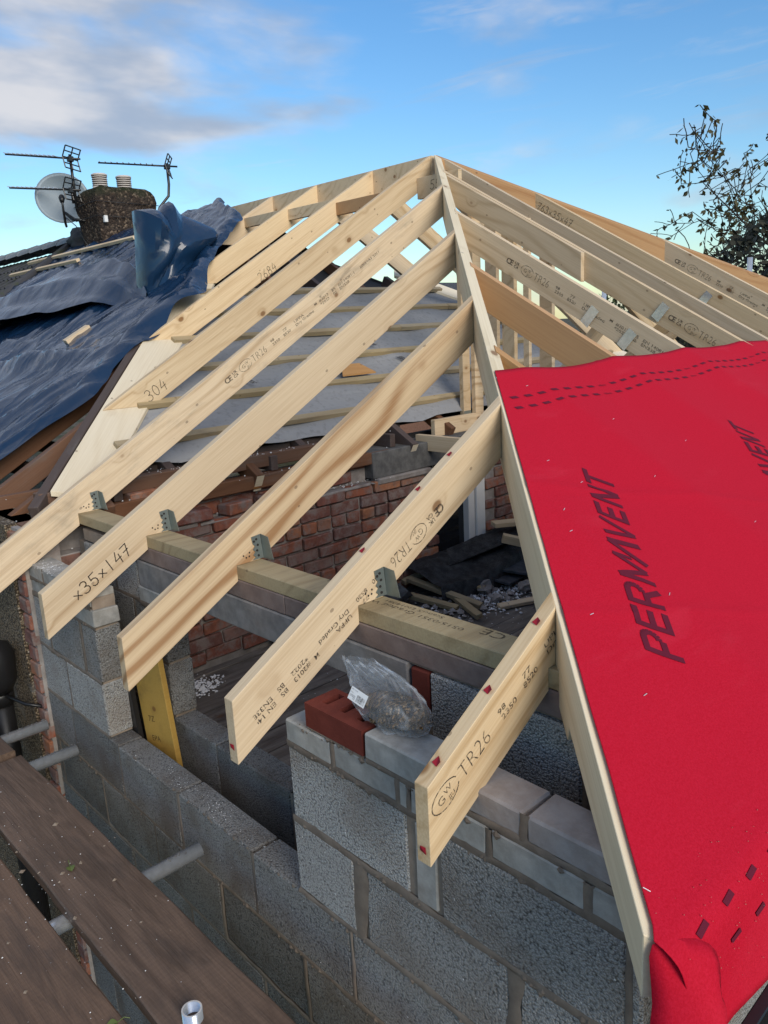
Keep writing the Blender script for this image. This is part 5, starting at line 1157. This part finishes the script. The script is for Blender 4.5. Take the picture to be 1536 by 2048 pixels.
def word():
    p = []; def_ = []
    def poly(pts): n = len(pts); p.append(([(a + .16 * b, b, 0) for a, b in pts], [tuple(range(n))]))
    def bar(x0, y0, x1, y1, w=LW):
        d = Vector((x1 - x0, y1 - y0)); d.normalize(); nx, ny = -d.y * w / 2, d.x * w / 2; poly([(x0 + nx, y0 + ny), (x0 - nx, y0 - ny), (x1 - nx, y1 - ny), (x1 + nx, y1 + ny)])
    h = LH; w = LW; x = 0
    def E(x): bar(x + w / 2, 0, x + w / 2, h); bar(x + w, h - w / 2, x + .062, h - w / 2); bar(x + w, h / 2, x + .055, h / 2); bar(x + w, w / 2, x + .062, w / 2)
    def P(x, leg=False):
        bar(x + w / 2, 0, x + w / 2, h); bar(x + w, h - w / 2, x + .045, h - w / 2); bar(x + w, h * .42, x + .045, h * .42)
        pts = arc(x + .045, h * .71, .018, h * .29 - w / 2, 90, -90, 8)
        for a, b in zip(pts, pts[1:]): bar(a[0], a[1], b[0], b[1], w * .98)
        if leg: bar(x + .036, h * .42, x + .060, 0)
    P(0); E(.078); P(.152, True)
    x = .235; bar(x + w / 2, 0, x + w / 2, h); bar(x + w / 2, h, x + .045, .012); bar(x + .045, .012, x + .085, h)
    bar(x + .085, h, x + .085 + .004, h * .45, w * .8)
    x = .330; bar(x - .012, 0, x + .046, h, w * 1.15); bar(x + .046, h, x + .070, 0, w * 1.3)
    x = .415; bar(x, h, x + .032, 0); bar(x + .032, 0, x + .068, h)
    E(.500)
    x = .580; bar(x + w / 2, 0, x + w / 2, h); bar(x + w / 2, h, x + .058, 0); bar(x + .060, 0, x + .060, h)
    x = .660; bar(x, h - w / 2, x + .075, h - w / 2); bar(x + .0375, 0, x + .0375, h - w)
    V, F = merge(p); return V, F
ANG = math.atan2(.553, .504)
WG = word()
for k in range(3): draw_on_sheet('printed_word', WG, (.188 + 1.01 * k, -.545 + .017 * k), ANG)
def dashes(name, x0, x1, y, step, L, w, skew=.006):
    x = x0; k = 0
    while x < x1:
        if k % 9 != 7: gg = ([(0, 0, 0), (L, 0, 0), (L - skew, w, 0), (-skew, w, 0)], [(0, 1, 2, 3)])
        else: gg = text_geo('100mm', .016, 1, 0, 0, (-.01, 0))
        draw_on_sheet('printed_dash' if k % 9 != 7 else 'printed_width', gg, (x, y + .012 * (x - x0)), 0.012); x += step; k += 1
dashes('printed_dashes', .70, 4.6, .288, .0755, .036, .012); dashes('printed_dashes', .665, 4.6, .243, .0755, .036, .012)
def flap_dash(x, d, L=.032, w=.0085):
    a = []
    for (xx, dd) in ((x, d), (x + L, d - .004), (x + L + .004, d + w - .004), (x + .004, d + w)):
        p = sheet_pt(xx, YT - YE + dd); p.y -= .0022; a.append(p)
    mk('printed_dash', a, [(0, 1, 2, 3)], 'print', mem)
for k in range(7): flap_dash(-.345 + .088 * k, .030); flap_dash(-.345 + .088 * k, .088)
def staple(x, y, a=0.0):
    p = sheet_pt(x, YT - y) + Vector((0, 0, .0022)); d = Vector((math.cos(a), math.sin(a) * CR_, math.sin(a) * SR_)) * .006
    V, F = tube_geo([p - d, p + d], .0009, 5); mk('staple', V, F, 'staple', mem)
for x, y, a in ((.84, .335, .1), (.74, .385, .2), (.52, .03, .1), (.55, -.06, .2), (.36, -.13, .4), (.30, -.19, .05), (.09, -.38, -.05), (.01, -.55, 0), (-.36, -.755, -1.1), (.36, -.42, .4), (.85, -.12, .3), (1.02, .12, .2), (.45, -.63, .6), (1.25, -.02, .2), (1.0, -.36, .1)): staple(x, y, a)
rn = random.Random(8); parts = []
for _ in range(170):
    x = rn.uniform(-.40, .35); p = sheet_pt(x, YT - YE + rn.uniform(-.03, .17)) + Vector((0, -.0025, .001)); r_ = rn.uniform(.0006, .0017)
    parts.append(([p + Vector((-r_, 0, 0)), p + Vector((0, -r_ * .5, r_)), p + Vector((r_, 0, 0)), p + Vector((0, -r_ * .5, -r_ * .6))], [(0, 1, 2, 3)]))
V, F = merge(parts); o = mk('dust_flecks', V, F, 'mortar', mem); o['kind'] = 'stuff'
gutter = thing('black_gutter', (2.5, -.93, -.42), 'black plastic gutter trough hanging below the red membrane', 'gutter')
V = []; n = 9
for xx in (-.32, 6.3):
    for i in range(n):
        a = R(180 + 180 * i / (n - 1)); V.append((xx, -.955 + .062 * math.cos(a), -.40 + .062 * math.sin(a)))
o = mk('trough', V, grid_faces(2, n), 'black', gutter, Matrix.Translation((2.5, -.93, -.42)), smooth=True); so = o.modifiers.new('t', 'SOLIDIFY'); so.thickness = .003
box('fascia', -.30, 6.3, -.885, -.865, -.52, -.34, 'black', gutter, .002)

# ------------------------------------------------------------------ background
def tree(base, top_h, label, seed, leafn, spread, name='bare_tree', cat='tree', leafmat='leaf_tree', leafsize=.07, levels=4, lean=(0, 0)):
    rn = random.Random(seed); tr = thing(name, base, label, cat); parts = []; tips = []
    def grow(p, d, L, r, lev):
        pts = [p]; rad = [r]; n = 5 if lev < 3 else 4
        for i in range(n):
            d = (d + Vector((rn.uniform(-1, 1), rn.uniform(-1, 1), rn.uniform(-.5, .8))) * (.16 + .06 * lev)).normalized(); p = p + d * (L / n); pts.append(p); rad.append(r * (1 - .62 * (i + 1) / n))
            if lev >= 2: tips.append((p, lev))
            if lev < levels and i >= (2 if lev == 0 else 0):
                for _ in range(2 if lev < 1 else rn.choice((1, 1, 2)) if lev < 3 else rn.choice((0, 1))):
                    a = rn.uniform(0, 6.283); o1 = d.orthogonal().normalized(); o2 = d.cross(o1); sd = (d * rn.uniform(.15, .75) + (o1 * math.cos(a) + o2 * math.sin(a)) * spread).normalized()
                    grow(p, sd, L * rn.uniform(.42, .68), rad[-1] * .62, lev + 1)
        parts.append(tube_geo(pts, [max(x, .007) for x in rad], 6 if lev < 2 else 4, False))
    grow(Vector(base), Vector((lean[0], lean[1], 1)), top_h, top_h * .020, 0)
    V, F = merge(parts); mk('trunk', V, F, 'bark', tr, Matrix.Translation(base))
    parts = []
    for _ in range(leafn):
        p, lev = rn.choice(tips); c = p + Vector((rn.gauss(0, .018), rn.gauss(0, .018), rn.gauss(-.01, .018))); s_ = leafsize * rn.uniform(.6, 1.2)
        d = Vector((rn.uniform(-1, 1), rn.uniform(-1, 1), rn.uniform(-1.4, .2))).normalized(); o1 = d.orthogonal().normalized(); o1 = (o1 * math.cos(rn.uniform(0, 6)) + d.cross(o1)).normalized()
        parts.append(([c, c + d * s_ * .5 + o1 * s_ * .24, c + d * s_, c + d * s_ * .5 - o1 * s_ * .24], [(0, 1, 2, 3)]))
    V, F = merge(parts); o = mk('crown', V, F, leafmat, tr, Matrix.Translation(base)); return tr
tree((13.0, 4.12, -2.75), 4.25, 'nearly bare autumn tree with sparse hanging leaves at the right edge', 23, 2600, 1.05, levels=4, leafsize=.115)
def shrub(base, rx, ry, h, n, label, seed, mat, size=.10, name='hedge', cat='hedge', stuff=False):
    rn = random.Random(seed); s = thing(name, base, label, cat); b = Vector(base); parts = []
    for _ in range(n):
        a = rn.uniform(0, 6.283); zz = rn.uniform(0, 1); rr = (1 - zz ** 2.2) ** .5 * rn.uniform(.72, 1.04) * (1 + .22 * noise.noise((math.cos(a) * 2, math.sin(a) * 2 + seed, zz * 3)))
        c = b + Vector((rx * rr * math.cos(a), ry * rr * math.sin(a), zz * h)); d = Vector((rn.uniform(-1, 1), rn.uniform(-1, 1), rn.uniform(-.8, 1))).normalized(); o1 = d.orthogonal().normalized(); s_ = size * rn.uniform(.6, 1.3)
        parts.append(([c, c + d * s_ * .5 + o1 * s_ * .3, c + d * s_, c + d * s_ * .5 - o1 * s_ * .3], [(0, 1, 2, 3)]))
    V, F = merge(parts); mk('foliage', V, F, mat, s, Matrix.Translation(base))
    bm = bmesh.new(); bmesh.ops.create_icosphere(bm, subdivisions=3, radius=1)
    for v in bm.verts: v.co = Vector((v.co.x * rx * .8, v.co.y * ry * .8, max(0, v.co.z) * h * .88)) * (1 + .15 * noise.noise(v.co * 2))
    me = bpy.data.meshes.new('inner_mass'); bm.to_mesh(me); bm.free(); me.materials.append(MAT[mat]); put(bpy.data.objects.new('inner_mass', me), Matrix.Translation(b), s); return s
shrub((10.75, 2.95, -2.75), 2.3, 2.3, 4.75, 11000, 'large dark hedge mound behind the far hip rafter', 2, 'leaf_hedge', .12)
shrub((17, 8.2, -2.75), 2.6, 2.6, 4.5, 6000, 'green yellow leafy shrub glimpsed between the far rafters', 4, 'leaf_green', .14, 'garden_shrub', 'shrub')
shrub((14.0, 6.3, -2.75), 1.8, 1.8, 3.0, 3500, 'low dark shrub seen under the hip end rafters', 6, 'leaf_hedge', .12, 'garden_shrub', 'shrub')
nh = thing('neighbour_house', (14.5, 13.5, -2.75), 'neighbouring house with dark slate roof glimpsed through the rafters', 'house')
box('wall', 11.5, 17.5, 13.2, 17.2, -2.75, .15, 'housewall', nh)
prism('roof', [(11.2, 12.9, .12), (11.2, 15.2, 1.85), (11.2, 17.5, .12)], [(17.8, 12.9, .12), (17.8, 15.2, 1.85), (17.8, 17.5, .12)], 'slate', nh)
